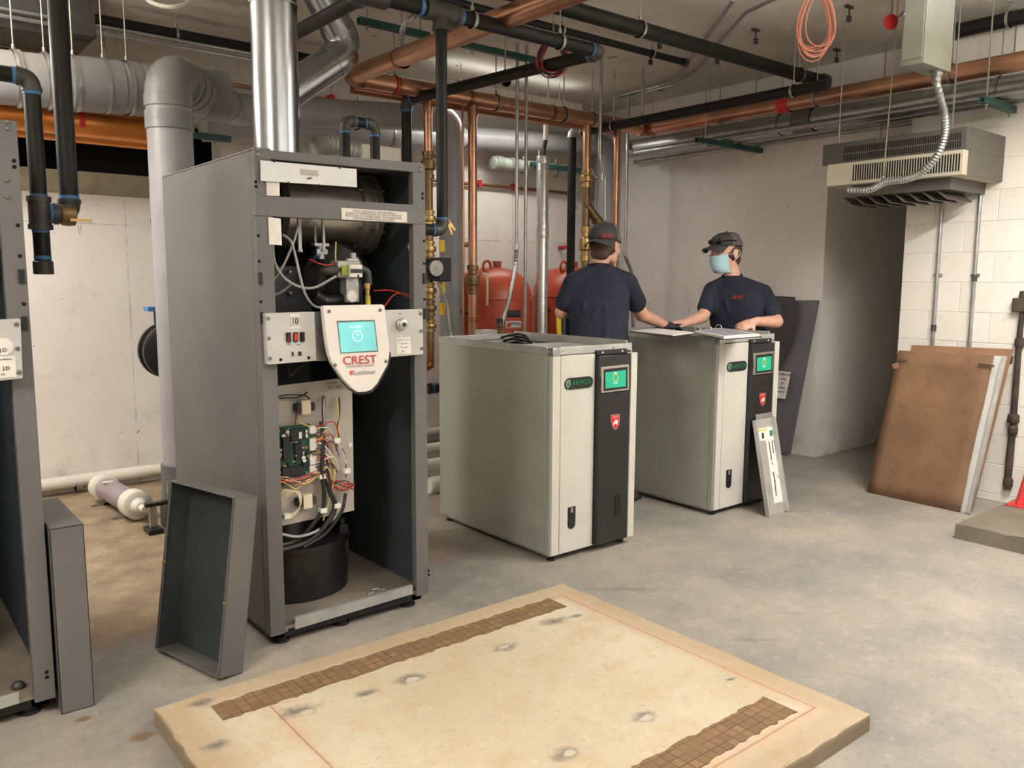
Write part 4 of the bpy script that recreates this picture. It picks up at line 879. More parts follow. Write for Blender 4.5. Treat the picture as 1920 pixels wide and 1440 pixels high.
# U-shaped vent loop on the boiler top
t = thing('gas_pipe', 'black pipe bent in a U above the open boiler roof', 'gas pipe', (2.0, 3.7, CZ1))
a, b = at(647, 260, 'y', 3.8), at(703, 268, 'y', 3.8); zt = at(648, 226, 'y', 3.8).z
pipe_parts(t, [(a.x, 3.8, CZ1-.005), (a.x, 3.8, zt), (b.x, 3.8, zt), (b.x, 3.8, CZ1-.005)], .025, M_black, M_iron, R=1.7, band=M_blue)
# gas line in front of the left wall
yl = 3.8
a = at(119, 200, 'y', yl).x; b = at(68, 300, 'y', yl).x; zc = at(126, 402, 'y', yl).z; zt = at(45, 143, 'y', yl).z; zb = at(74, 510, 'y', yl).z
t = thing('gas_pipe', 'black gas pipes with a brass valve and drip leg at the far left', 'gas pipe', (b, yl, zb))
pipe_parts(t, [(a, yl, HC), (a, yl, zc), (b, yl, zc)], .036, M_black, M_iron, R=1.35, band=M_blue)
pipe_parts(t, [(-1.2, yl, zt), (b, yl, zt), (b, yl, zb)], .031, M_black, M_iron, R=1.4, band=M_blue)
MB().cyl((b, yl, zc+.055), (b, yl, zc-.055), .041, n=18).cyl((b, yl, zc+.065), (b, yl, zc+.045), .045, n=18).cyl((b, yl, zc-.065), (b, yl, zc-.045), .045, n=18).build('tee', M_iron, t)
v = MB().lathe([(.033, 0), (.045, .005), (.048, .03), (.045, .055), (.033, .06)], (b+.07, yl, zc), (9, yl, zc), 16).build('valve_body', M_brass_old, t)
MB().box(a-.01, a+.07, yl-.05, yl-.044, zc-.03, zc-.018).build('valve_lever', M_brass, v)
MB().lathe([(.032, .0), (.038, .003), (.038, .05), (.034, .055)], (b, yl, zb-.01), (b, yl, 9), 16).build('drip_cap', M_iron, t)
for q in (.066, -.07): MB().cyl((b, yl, zc+q-.008), (b, yl, zc+q+.008), .0325, n=16).build('thread_seal', M_blue, t)
MB().cyl((b, yl, zb+.05), (b, yl, zb+.065), .0325, n=16).build('thread_seal', M_blue, t)
p = Vector((a+.02, yl-.03, zc-.045)); MB().tube([p, p+Vector((.005, 0, -.04)), p+Vector((.012, 0, 0))], .0012, n=4).build('tag_wire', M_zinc, t)

# copper header and mains
cz = 2.75; rc = .056
t = thing('copper_pipe', 'large copper header with corner elbows crossing under the ceiling', 'copper pipe', (4, 4.95, cz))
pipe_parts(t, [(2.70, 1.0, cz), (2.65, 4.95, cz), (5.5, 4.95, cz), (5.52, .6, cz)], rc, M_copper, M_copper_dark, R=1.3, collar=1.1, n=24)
MB().cyl((2.75, 5.1, cz-.03), (5.2, 5.1, cz-.02), .036, n=16).build('return_pipe', M_copper_dark, t)
hanger(t, (2.67, at(745, 107, 'z', cz).y, cz), Y, rc, m=M_redtape); hanger(t, (at(740, 160, 'y', 4.95).x, 4.95, cz), X, rc, m=M_redtape)
for px in (930, 1057, 1110): hanger(t, (at(px, 200, 'y', 4.95).x, 4.95, cz), X, rc, m=M_zinc)
for px in (1225, 1350, 1530, 1780): hanger(t, (5.51, at(px, 200, 'x', 5.51).y, cz), Y, rc, m=M_zinc)
ringm((5.51, at(1473, 190, 'x', 5.51).y, cz), Y, rc, .09, .007).build('red_tape', M_redtape, t); ringm((2.66, 4.35, cz), Y, rc, .02, .003).build('joint_ring', M_copper_dark, t)
for q in (3.0, 3.6, 4.4): ringm((q, 4.95, cz), X, rc, .03, .003).build('joint_ring', M_copper_dark, t)
def riser(root, px, r, py0, py1, y=4.95, m=None):
    x = at(px, 300, 'y', y).x; a = at(px, py0, 'y', y).z; b = at(px, py1, 'y', y).z
    return MB().cyl((x, y, a), (x, y, b), r, n=16).build('pipe', m or M_copper, root)
def zc_(py, y=4.95, px=900): return at(px, py, 'y', y).z
# riser with valves right of the open boiler
xr = at(803, 300, 'y', 4.95).x
t = thing('copper_riser', 'copper riser with brass valves and yellow tags right of the open boiler', 'copper pipe', (xr, 4.95, .9))
MB().cyl((xr, 4.95, cz), (xr, 4.95, zc_(285, px=803)), .03, n=16).build('pipe', M_copper, t)
def brass(root, x, y, pyA, pyB, prof, m, nm='valve', px=803):
    za, zb_ = at(px, pyA, 'y', y).z, at(px, pyB, 'y', y).z; L_ = za-zb_
    return MB().lathe([(r_, h_*L_) for r_, h_ in prof], (x, y, zb_), (x, y, 9), 16).build(nm, m, root)
PV = [(.034, 0), (.043, .01), (.043, .16), (.035, .17), (.035, .3), (.05, .34), (.054, .5), (.05, .66), (.035, .7), (.035, .83), (.043, .84), (.043, .99), (.034, 1)]
v1 = brass(t, xr, 4.95, 284, 335, PV, M_brass_old); MB().cyl((xr, 4.95, zc_(330, px=803)), (xr, 4.95, zc_(690, px=803)), .031, n=16).build('pipe', M_brass_old, t)
MB().box(xr+.03, xr+.09, 4.9, 4.92, zc_(305)-.012, zc_(305)+.012).build('valve_stem', M_zinc, v1)
brass(t, xr, 4.95, 395, 425, PV, M_brass, 'union'); v2 = brass(t, xr, 4.95, 452, 482, PV, M_brass); v3 = brass(t, xr, 4.95, 530, 560, PV, M_brass); v4 = brass(t, xr, 4.95, 563, 592, PV, M_brass_old); brass(t, xr, 4.95, 600, 622, PV, M_brass, 'union')
for v_, py in ((v1, 465), (v2, 540), (v3, 577)):
    z_ = zc_(py); MB().plate([(xr+.05, 4.89, z_+.04), (xr+.095, 4.89, z_+.045), (xr+.1, 4.89, z_-.04), (xr+.055, 4.89, z_-.045)], (0, .012, 0)).build('yellow_tag', M_yellow, v_, smooth=False, bevel=.004)
zl = zc_(680); pipe_parts(t, [(xr, 4.95, zl+.15), (xr, 4.95, zl), (xr-.3, 4.95, zl)], .031, M_copper_dark, M_copper_dark, R=1.3, collar=1.1)
# circulator on that riser
pc = at(826, 503, 'y', 4.75)
t = thing('circulator_pump', 'small black circulator pump with a silver disc beside the open boiler', 'pump', (pc.x, 4.75, pc.z))
MB().lathe([(.05, 0), (.07, .01), (.07, .14), (.06, .15), (.03, .155)], (pc.x-.02, 4.93, pc.z), (pc.x-.02, 0, pc.z), 22).build('motor', M_blackpl, t)
MB().cyl((pc.x-.02, 4.776, pc.z), (pc.x-.02, 4.768, pc.z), .055, n=24).build('nameplate', M_galv_flat, t); MB().cyl((pc.x-.02, 4.769, pc.z), (pc.x-.02, 4.764, pc.z), .012, n=12).build('vent_screw', M_zinc, t)
MB().box(pc.x+.02, pc.x+.125, 4.8, 4.9, pc.z-.09, pc.z+.075).build('terminal_box', M_blackpl, t, bevel=.006)
MB().cyl((xr, 4.95, pc.z), (pc.x-.02, 4.92, pc.z), .045, n=14).build('volute', M_iron, t)
def flex(t, pts, r, m=None, nm='flexible_conduit', n=8):
    P = smoothpath(pts, 14); q = []; rr = []
    for i, p in enumerate(P): q.append(p); rr.append(r*(1.12 if i % 2 else .84))
    return MB().tube(q, rr, n=n).build(nm, m or M_galv, t)
flex(t, [(pc.x+.04, 4.85, pc.z-.09), at(838, 570, 'y', 4.85), at(843, 610, 'y', 4.85), at(848, 640, 'y', 4.85)], .011)
# plain copper riser with a lever valve
xr = at(886, 300, 'y', 4.95).x
t = thing('copper_riser', 'copper riser with a lever valve in front of the red tank', 'copper pipe', (xr, 4.95, .9))
MB().cyl((xr, 4.95, cz), (xr, 4.95, .8), .033, n=18).build('pipe', M_copper, t)
MB().cyl((xr, 4.95, cz-.05), (xr, 4.95, cz-.13), .038, n=18).build('coupling', M_copper, t); MB().cyl((xr-.05, 5.0, cz-.05), (xr-.05, 5.0, .8), .01, n=10).build('bypass_tube', M_copper, t)
v = brass(t, xr, 4.95, 497, 552, PV, M_brass_old, px=886); z_ = zc_(512, px=886)
MB().tube(smoothpath([(xr+.05, 4.9, z_), (xr+.085, 4.89, z_-.02), (xr+.09, 4.89, z_-.12), (xr+.09, 4.89, z_-.24)], 5), .011, n=8, flat=.4).build('valve_lever', mat('lever_grip', (196, 178, 140), .5), v)
for py in (595, 600): MB().cyl((xr, 4.95, zc_(py, px=886)), (xr, 4.95, zc_(py+3, px=886)), .037, n=16).build('joint_ring', M_copper_dark, t)
# riser with strainer behind the first worker
xr = at(1100, 300, 'y', 4.95).x
t = thing('copper_riser', 'copper riser with brass valve and strainer behind the first worker', 'copper pipe', (xr, 4.95, .6))
MB().cyl((xr, 4.95, cz), (xr, 4.95, zc_(330, px=1100)), .033, n=18).build('pipe', M_copper, t); MB().cyl((xr, 4.95, zc_(330, px=1100)), (xr, 4.95, .6), .031, n=16).build('pipe', M_brass_old, t)
v = brass(t, xr, 4.95, 318, 352, PV, M_brass, px=1100); z_ = zc_(335, px=1104)
MB().tube([(xr+.06, 4.9, z_+.01), (xr+.07, 4.89, z_-.06), (xr+.055, 4.89, z_-.26)], .011, n=8, flat=.5).ball((xr+.06, 4.9, z_+.01), .022, 8, 6).build('valve_lever', M_zinc, v)
z_ = zc_(398, px=1104); MB().cyl((xr, 4.95, z_+.06), (xr+.1, 4.92, z_-.06), .04, n=14).cyl((xr+.09, 4.923, z_-.05), (xr+.12, 4.915, z_-.085), .046, n=14).cyl((xr+.11, 4.92, z_-.08), (xr+.15, 4.91, z_-.13), .016, n=10).build('strainer', M_brass_old, t)
brass(t, xr, 4.95, 425, 490, PV, M_brass, 'balancing_valve', px=1100)
xr = at(1156, 300, 'y', 4.95).x
t = thing('copper_riser', 'slim copper riser nearest the room corner', 'copper pipe', (xr, 4.95, .5)); MB().cyl((xr, 4.95, cz), (xr, 4.95, .5), .026, n=16).build('pipe', M_copper, t); MB().cyl((xr, 4.95, cz-.05), (xr, 4.95, cz-.16), .031, n=16).build('coupling', M_copper, t)
# lacquered copper at the far left; lamplight is put into its bright orange
za = at(100, 222, 'y', 5.5); zb_ = at(100, 246, 'y', 5.62)
M_cuor = mat('lamplit_lacquered_copper', (222, 140, 70), .35, .7, .1, 3)
t = thing('copper_pipe', 'fat orange copper pipe under the grey vent at the far left', 'copper pipe', (0, 5.5, za.z))
x9 = at(345, 250, 'y', 5.5).x; pipe_parts(t, [(-2.4, 5.5, za.z), (x9, 5.5, za.z-.01)], .08, M_cuor, R=1.3, collar=1.06, n=24)
ringm((at(149, 225, 'y', 5.5).x, 5.5, za.z), X, .08, .03, .004).build('red_band', M_redtape, t); hanger(t, (-.5, 5.5, za.z), X, .08)
t = thing('copper_pipe', 'thinner orange copper pipe just under the fat one at the far left', 'copper pipe', (0, 5.7, zb_.z)); pipe_parts(t, [(-2.4, 5.66, zb_.z), (x9, 5.66, zb_.z-.01)], .04, M_cuor, R=1.3, n=18); hanger(t, (-.4, 5.66, zb_.z), X, .04)

# grey plastic vents
M_cd = M_cpvc_d
def coup(t, c, d, r, L_=.12, m=None):
    c = Vector(c); d = Vector(d).normalized(); return MB().lathe([(r*1.0, -L_/2-.004), (r*1.07, -L_/2), (r*1.07, L_/2), (r*1.0, L_/2+.004)], c, c+d, 28).build('coupling', m or M_cd, t)
ry = 4.95; rx = at(335, 600, 'y', ry).x; rr = .122
hz0, hz1 = at(60, 150, 'y', 5.3), at(415, 181, 'y', 5.3)
t = thing('vent_pipe', 'big grey plastic vent riser with a curved elbow beside the open boiler', 'vent pipe', (rx, ry, 0))
ztop = at(335, 152, 'y', ry).z
sl = (hz1.z-hz0.z)/(hz1.x-hz0.x)
zel = hz0.z+sl*(rx+.35-hz0.x)
pipe_parts(t, [(rx, ry, .1), (rx, ry, zel+.01), (rx+.33, ry+.36, zel)], rr, M_cpvc, M_cd, R=1.15, collar=1.07, n=30)
dg = Vector((.33, .36, 0)).normalized()
for q, L_ in ((.17, .035), (.25, .06), (.33, .05)): coup(t, Vector((rx, ry, zel))+dg*q, dg, rr*1.02, L_)
for py in (192, 222, 238): coup(t, (rx, ry, at(335, py, 'y', ry).z), Z, rr, .05)
coup(t, (rx, ry, at(320, 905, 'y', ry).z), Z, rr*1.04, .22, mat('dark_socket', (92, 94, 98), .45)); coup(t, (rx, ry, at(320, 950, 'y', ry).z), Z, rr*1.08, .1, mat('darker_socket', (64, 66, 70), .45))
p = at(324, 912, 'y', ry-rr*1.13); MB().box(p.x-.03, p.x+.03, p.y-.001, p.y+.004, p.z-.035, p.z+.035).build('green_label', mat('label_green', (190, 200, 150), .6), t)
MB().lathe([(.15, 0), (.15, .12), (.14, .16), (rr, .17)], (rx, ry, 0), (rx, ry, 9), 28).build('base', M_iron, t)
t = thing('vent_pipe', 'large grey plastic vent header running along the left ceiling', 'vent pipe', (0, 5.3, hz0.z))
d = (Vector((1, 0, sl))).normalized(); P0 = Vector((-2.4, 5.3, hz0.z-sl*(2.4+hz0.x)))
P1 = Vector((hz1.x, 5.3, hz1.z)); MB().cyl(P0, P1, .142, n=32).build('pipe', M_cpvc, t)
for px, L_ in ((38, .02), (90, .015), (148, .1), (175, .05), (205, .12), (250, .05), (285, .1), (400, .14)): coup(t, P0+d*((at(px, 160, 'y', 5.3).x-P0.x)/d.x), d, .142, L_)
for px in (28, 85, 138, 194, 238): 
    x = at(px, 140, 'y', 5.3).x; hanger(t, P0+d*((x-P0.x)/d.x), d, .15, m=M_galv)
ue0, ue1 = at(440, 206, 'y', 5.45), at(842, 222, 'y', 5.5)
M_cp2 = mat('grey_vent_light', (158, 157, 160), .38, 0, .04, 4)
xv = at(846, 400, 'y', 5.5).x
t = thing('vent_pipe', 'grey vent pipe ending in an elbow and riser right of the open boiler', 'vent pipe', (xv, 5.5, 0))
pipe_parts(t, [P1-d*.05, (ue0.x, 5.45, ue0.z), (xv, 5.5, ue1.z), (xv, 5.5, .05)], .098, M_cpvc, M_cp2, R=1.25, collar=1.05, n=28)
hanger(t, (3.0, 5.48, ue0.z+(ue1.z-ue0.z)*.5), X, .098)
le0, le1 = at(380, 238, 'y', 5.95), at(1118, 268, 'y', 5.95); xv = at(1133, 400, 'y', 5.95).x
t = thing('vent_pipe', 'long grey vent pipe along the back wall with an elbow in the corner', 'vent pipe', (xv, 5.95, 0))
pipe_parts(t, [(le0.x, 5.95, le0.z), (xv, 5.95, le1.z), (xv, 5.95, .05)], .1, M_cp2, M_cpvc, R=1.3, collar=1.05, n=28)
for px in (730, 868): hanger(t, (at(px, 250, 'y', 5.95).x, 5.95, le0.z+(le1.z-le0.z)*(at(px, 250, 'y', 5.95).x-le0.x)/(xv-le0.x)), X, .1)
MB().box(at(1112, 250, 'y', 5.84).x-.02, at(1112, 250, 'y', 5.84).x+.02, 5.835, 5.84, at(1112, 250, 'y', 5.84).z-.06, at(1112, 250, 'y', 5.84).z+.04).build('green_label', mat('pale_green_label', (170, 196, 140), .6), t)

# conduits and rack on the right wall
t = thing('conduit_pipe', 'thick galvanised conduit under the right copper main', 'conduit', (5.75, 4, 2.7))
cx_ = 5.74; zg = at(1500, 228, 'x', cx_).z
MB().cyl((cx_, .4, zg), (cx_, at(1185, 270, 'x', cx_).y, zg), .078, n=24).build('pipe', M_galv, t)
ringm((cx_, at(1510, 225, 'x', cx_).y, zg), Y, .078, .16, .01, 24).build('coupling', mat('dark_coupling', (120, 118, 112), .5, .5), t)
for px in (1330, 1465, 1870): hanger(t, (cx_, at(px, 220, 'x', cx_).y, zg), Y, .078, m=M_zinc)
zst = at(1306, 262, 'x', 5.3).z
for i, (py, lab) in enumerate(((266, 'topmost thin conduit on the wall rack'), (276, 'second thin conduit on the wall rack'), (286, 'third thin conduit on the wall rack'), (297, 'lowest thin conduit on the wall rack'))):
    z_ = zst+.042; xx = at(1320, py, 'z', z_).x
    tag(MB().cyl((xx, .4, z_), (xx, at(1190, 300, 'x', xx).y, z_), .02, n=12).build('wall_conduit', M_galv), lab, 'conduit', 'thin conduits on the wall rack')
def strut(p0, p1, label, zt=HC, rods=True):
    p0, p1 = Vector(p0), Vector(p1); t = thing('strut_channel', label, 'strut', p0, 'green strut channels')
    x, y, z = frame(p0, p1); q = [(-.02, -.02), (.02, -.02), (.02, .02), (.01, .02), (.01, .014), (.014, -.014), (-.014, -.014), (-.01, .014), (-.01, .02), (-.02, .02)]
    MB().plate([p0+x*a_+y*b_ for a_, b_ in q], p1-p0).build('channel', M_strut, t, smooth=False)
    if rods:
        for k in (.12, .88):
            c_ = p0.lerp(p1, k); MB().cyl((c_.x, c_.y, c_.z-.05), (c_.x, c_.y, zt), .005, n=6).lathe([(.012, -.03), (.012, -.018)], c_, c_+Z, 6).build('hanger_rod', M_zinc, t)
    return t
a = at(1306, 262, 'x', 5.3); strut(a, (6.16, a.y, a.z), 'green strut channel holding wall conduits behind the second worker')
a = at(1842, 186, 'x', 5.4); strut(a, (5.87, a.y, a.z-.005), 'green strut channel holding conduits at the far right')
a = at(996, 308, 'y', 5.9); strut((a.x, 5.9, a.z), (at(1106, 322, 'y', 5.9).x, 5.9, a.z), 'green strut channel below the long vent on the back wall')
a = at(672, 38, 'z', 3.02); strut(a, (at(800, 69, 'z', 3.02).x, a.y, 3.02), 'green strut channel on the ceiling beside the crooked flue')
a = at(868, 83, 'z', 3.02); strut(a, (at(944, 100, 'z', 3.02).x+.3, a.y, 3.02), 'green strut channel on the ceiling above the copper header')
a = at(388, 254, 'y', 5.7); strut((a.x-.7, 5.75, a.z), (at(437, 262, 'y', 5.7).x, 5.75, a.z), 'green strut channel under the vents beside the wall opening')
# grey round pipe with couplings low on the back wall
t = thing('vent_pipe', 'short pale green capped pipe against the back wall', 'pipe', (4.5, 5.98, 2.2))
a = at(925, 305, 'y', 6.0); b = at(1050, 318, 'y', 6.0); M_pg = mat('pale_green_pipe', (168, 176, 160), .45)
MB().cyl((a.x, 6.0, a.z), (b.x+.4, 6.0, a.z), .058, n=20).build('pipe', M_pg, t)
MB().ball((a.x-.002, 6.0, a.z), (.02, .06, .06)).build('end_cap', M_pg, t)
for q in (.01, .18): MB().cyl((a.x+q, 6.0, a.z), (a.x+q+.08, 6.0, a.z), .066, n=20).build('coupling', mat('sage_coupling', (140, 146, 136), .45), t)
for q in (.35, .75): hanger(t, (a.x+q, 6.0, a.z), X, .058)
# vertical conduits near the tanks
def emt(label, pts, r=.0125, fl=None, top=True):
    t = thing('conduit', label, 'conduit', pts[-1]); MB().tube(fillet(pts, .06), r, n=10).build('tube', M_galv, t)
    mid_ = pts[0].lerp(pts[-1], .35); MB().cyl(mid_, mid_+Vector((0, 0, .05)), r*1.45, n=10).build('coupling', M_galv, t)
    if fl: flex(t, fl, r*1.25); MB().cyl(fl[0], fl[0]+Vector((0, 0, .04)), r*1.6, n=8).build('connector', M_galv_flat, t)
    return t
yv = 4.8
def V_(px, py, y=yv): return at(px, py, 'y', y)
x = V_(969, 300).x; emt('galvanised conduit ending in a flexible tail in front of the red tank', [Vector((x, yv, HC)), Vector((x, yv, V_(969, 468).z))], fl=[Vector((x, yv, V_(969, 468).z)), V_(965, 510), V_(952, 570), V_(938, 620), V_(930, 650)])
x = V_(986, 300).x; emt('straight galvanised conduit just right of the red tank', [Vector((x, yv, HC)), Vector((x, yv, .5))])
x = V_(1126, 200, 4.6).x; emt('galvanised conduit with a kink in front of the corner vent', [Vector((x, 4.6, HC)), Vector((x, 4.6, V_(1126, 295, 4.6).z)), V_(1134, 330, 4.6), V_(1134, 430, 4.6), Vector((V_(1134, 430, 4.6).x, 4.6, .5))])
x = V_(1178, 200, 5.3).x; emt('galvanised conduit with a flexible tail between the two workers', [Vector((x, 5.3, HC)), Vector((x, 5.3, V_(1185, 480, 5.3).z))], .014, fl=[Vector((x, 5.3, V_(1185, 480, 5.3).z)), V_(1186, 520, 5.3), V_(1186, 580, 5.3), V_(1190, 640, 5.3)])
x = V_(1155, 150, 5.0).x; t = emt('thin paired conduit dropping to the corner of the copper header', [Vector((x, 4.7, HC)), Vector((x, 4.7, 2.7))], .01)
# conduits bent along the ceiling
for lab, pts in (('bent thin conduit on the ceiling, left of the pair', [(1145, 182), (1240, 160), (1275, 140), (1315, 85), (1375, 0)]), ('bent thin conduit on the ceiling, right of the pair', [(1160, 185), (1265, 158), (1310, 130), (1345, 85), (1400, 22), (1470, -10)])):
    tag(MB().tube(fillet([at(px, py, 'z', HC-.035) for px, py in pts], .12), .012, n=8).build('ceiling_conduit', M_galv), lab, 'conduit', 'bent ceiling conduits')
# pipes and conduits under the far-left ceiling
t = thing('conduit_pipe', 'dark pipe along the ceiling over the left vent header', 'pipe', (0, 5.75, 2.9)); a = at(330, 66, 'y', 5.75)
MB().cyl((-2.4, 5.75, a.z), (2.9, 5.75, a.z), .04, n=14).build('pipe', M_black, t); hanger(t, (a.x, 5.75, a.z), X, .04)
for i, (py, lab) in enumerate(((88, 'upper thin conduit along the far left ceiling'), (99, 'lower thin conduit along the far left ceiling'))):
    z_ = at(400, py, 'y', 5.6).z; tag(MB().cyl((-2.4, 5.6, z_), (2.7, 5.6, z_), .011, n=8).build('ceiling_conduit', M_galv), lab, 'conduit')
p = at(148, 42, 'y', 5.5); tag(MB().box(p.x-.09, p.x+.09, 5.5, 5.6, p.z-.07, p.z+.07).build('junction_box', M_iron, bevel=.004), 'dark metal junction box high on the far left', 'junction box')
p = at(60, 22, 'y', 5.6); tag(MB().box(p.x-.5, p.x+.32, 5.65, 6.1, p.z-.1, HC).build('ceiling_duct', M_iron, bevel=.004), 'grey rectangular duct against the far left ceiling', 'duct')
# thin copper line across the back wall
z_ = at(960, 352, 'y', 6.12).z; t = thing('copper_tube', 'thin copper tube clipped across the back wall', 'copper pipe', (4, 6.12, z_)); MB().cyl((3.2, 6.13, z_), (5.7, 6.13, z_), .014, n=10).build('tube', M_copper_dark, t)
for px in (967, 900): p = at(px, 350, 'y', 6.12); MB().box(p.x-.018, p.x+.018, 6.11, 6.17, z_-.02, z_+.04).build('clip', M_redtape, t)
z_ = at(600, 183, 'y', 6.1).z; t = thing('copper_tube', 'thin copper tube on the back wall left of the tall flue', 'copper pipe', (2.5, 6.1, z_)); MB().cyl((.5, 6.12, z_), (3.4, 6.12, z_), .013, n=10).build('tube', M_copper, t)
p = at(624, 186, 'y', 6.1); MB().box(p.x-.018, p.x+.018, 6.1, 6.17, z_-.03, z_+.04).build('clip', M_redtape, t); MB().cyl((p.x, 6.12, z_), (p.x, 6.12, HC), .004, n=6).build('hanger_rod', M_zinc, t)

# foil-wrapped pipe with its grey cable
xf = at(1017, 400, 'y', 5.2).x; zf = at(1017, 293, 'y', 5.2).z; M_foil = mat('crinkled_foil', (206, 208, 206), .3, .8, .06, 20, .5, 90)
t = thing('foil_pipe', 'foil-wrapped vertical pipe between the red tanks', 'insulated pipe', (xf, 5.2, .3)); MB().lathe([(.05, 0), (.05, zf-.36), (.044, zf-.34), (.038, zf-.31)], (xf, 5.2, .3), (xf, 5.2, 9), 20).build('wrap', M_foil, t)
for py in (300, 428, 440): MB().lathe([(.052, -.03), (.056, 0), (.052, .03)], (xf, 5.2, at(1017, py, 'y', 5.2).z), (xf, 5.2, 9), 14).build('tape_band', M_foil, t)
MB().tube(smoothpath([(xf, 5.2, zf-.02), (xf+.01, 5.2, zf+.06), (xf+.03, 5.2, zf+.14)], 5), .018, n=8).build('cable', M_blackpl, t); MB().cyl((xf+.03, 5.2, zf+.13), (xf+.03, 5.2, zf+.25), .02, n=10).build('sleeve', M_white, t); MB().tube([(xf+.03, 5.2, zf+.25), (xf+.05, 5.2, zf+.5), (xf+.05, 5.2, HC)], .006, n=6).build('cord', M_white, t)

# red expansion tanks
def tank(px, label, y=5.5, rot=0):
    c_ = at(px, 600, 'y', y); R_ = .34; top = at(px, 500, 'y', y).z
    t = thing('expansion_tank', label, 'tank', (c_.x, y, 0), 'red expansion tanks')
    MB().lathe([(.2, .12), (.26, .14), (R_*.93, .24), (R_, .36), (R_, top-.3), (R_*.97, top-.2), (R_*.84, top-.1), (R_*.6, top-.035), (R_*.3, top-.01), (.02, top)], (c_.x, y, 0), (c_.x, y, 9), 40).build('shell', M_redtank, t)
    MB().lathe([(.2, 0), (.2, .16)], (c_.x, y, 0), (c_.x, y, 9), 24).build('ring_base', M_redtank, t)
    MB().lathe([(R_+.001, -.006), (R_+.004, 0), (R_+.001, .006)], (c_.x, y, top-.27), (c_.x, y, 9), 40).build('weld_seam', M_redtank, t)
    a = at(px-9, 503, 'y', y-.12); MB().tube([(a.x+.04*math.cos(q), a.y, a.z+.01+.05*math.sin(q)) for q in [2*math.pi*k/14 for k in range(14)]], .011, 6, closed=True).build('lifting_eye', M_redtank, t)
    a = at(px+10, 505, 'y', y-.05); MB().cyl((a.x, a.y, top-.04), (a.x, a.y, top+.03), .035, n=14).cyl((a.x, a.y, top+.03), (a.x, a.y, top+.045), .04, n=6).build('top_plug', M_redtank, t)
    MB().cyl((c_.x-R_-.05, y-.1, .9+.3), (c_.x-R_+.06, y-.08, 1.2), .02, n=10).build('side_fitting', M_brass_old, t)
    return t, c_, R_
t, tc_, R_ = tank(922, 'red expansion tank with a white maker label, behind the near water heater')
def on_tank(px, py): 
    d_ = ray(px, py); A_ = d_.x**2+d_.y**2; B_ = -2*(d_.x*tc_.x+d_.y*5.5); C_ = tc_.x**2+5.5**2-(R_+.002)**2; s_ = (-B_-math.sqrt(max(0, B_*B_-4*A_*C_)))/(2*A_); return CAM+d_*s_
def tank_label(x0, x1, y0, y1, m, nm):
    n_ = 6; vs_ = []; 
    for k in range(n_+1):
        for py in (y0, y1): vs_.append(on_tank(x0+(x1-x0)*k/n_, py))
    o = MB().add(vs_, [(2*k, 2*k+2, 2*k+3, 2*k+1) for k in range(n_)]).build(nm, m, t); s_ = o.modifiers.new('s', 'SOLIDIFY'); s_.thickness = .001; return o
tank_label(948, 977, 602, 616, M_paper, 'maker_label'); tank_label(952, 976, 582, 595, M_ink, 'data_plate')
p = on_tank(966, 607); q = on_tank(972, 607); text('AMTROL', .034, M_redtape if False else M_ink, t, p-(q-p).normalized().cross(Z)*-.004, (q-p), Z, ext=.001, width=.8)
p = on_tank(953, 608); MB().plate([p+Vector((-.02, -.006, -.02)), p+Vector((.02, -.012, -.02)), p+Vector((0, -.009, .025))], (0, .002, 0)).build('maker_mark', M_redtape, t, smooth=False)
p = on_tank(966, 613.5); q = on_tank(972, 613.5); text('________', .03, M_redtape, t, p-(q-p).normalized().cross(Z)*-.004+Vector((0, 0, .01)), (q-p), Z, ext=.001, width=.7)
tank(1066, 'red expansion tank half hidden behind the first worker', 5.6)
# copper and brass at the tank foot: relief valve, small box, hose
p = at(937, 625, 'y', 4.3); t = thing('relief_valve', 'small brass relief valve with black cap behind the near water heater', 'valve', (p.x, 4.3, 1.0))
MB().lathe([(.02, -.12), (.02, -.03), (.03, -.025), (.03, 0), (.018, .01), (.018, .04), (.022, .045), (.022, .07), (.01, .08)], (p.x, 4.3, p.z), (p.x, 4.3, 9), 14).build('body', M_brass_old, t); MB().cyl((p.x, 4.3, p.z+.04), (p.x, 4.3, p.z+.1), .022, n=12).build('cap', M_blackpl, t)
p = at(912, 627, 'y', 4.3); tag(MB().box(p.x-.05, p.x+.06, 4.26, 4.36, p.z-.2, p.z+.03).build('junction_box', M_galv_flat, bevel=.003), 'small galvanised junction box behind the near water heater', 'junction box')
p = at(1048, 610, 'y', 4.5); t = thing('hazard_tape', 'yellow tape hanging on a brass valve by the first worker', 'tag', p); MB().plate([at(1044, 586, 'y', 4.5), at(1053, 584, 'y', 4.5), at(1052, 612, 'y', 4.5), at(1053, 634, 'y', 4.5), at(1046, 634, 'y', 4.5), at(1044, 610, 'y', 4.5)], (0, .01, 0)).build('strip', M_yellow, t, smooth=False); MB().lathe([(.02, 0), (.05, .01), (.05, .06), (.03, .08)], at(1056, 590, 'y', 4.6), at(1056, 560, 'y', 4.6), 14).build('brass_cap', M_brass, t); q = at(1056, 588, 'y', 4.6); MB().cyl((q.x, 4.6, 0), (q.x, 4.6, q.z), .022, n=10).build('standpipe', M_iron, t)
# red strut marks, small brass cocks on the wall
for px, py, lab in ((878, 460, 'small brass cock beside the copper riser on the back wall'), (1056, 466, 'small red handled cock on the back wall near the black drop'), (1074, 392, 'small brass cock high beside the black drop')):
    p = at(px, py, 'y', 6.1); t = thing('drain_cock', lab, 'valve', p); MB().cyl((p.x-.03, 6.12, p.z), (p.x+.03, 6.12, p.z), .015, n=8).build('body', M_brass_old, t); MB().box(p.x-.006, p.x+.006, 6.05, 6.17, p.z-.006, p.z+.03).build('handle', M_redtape if 'red' in lab else M_brass, t)
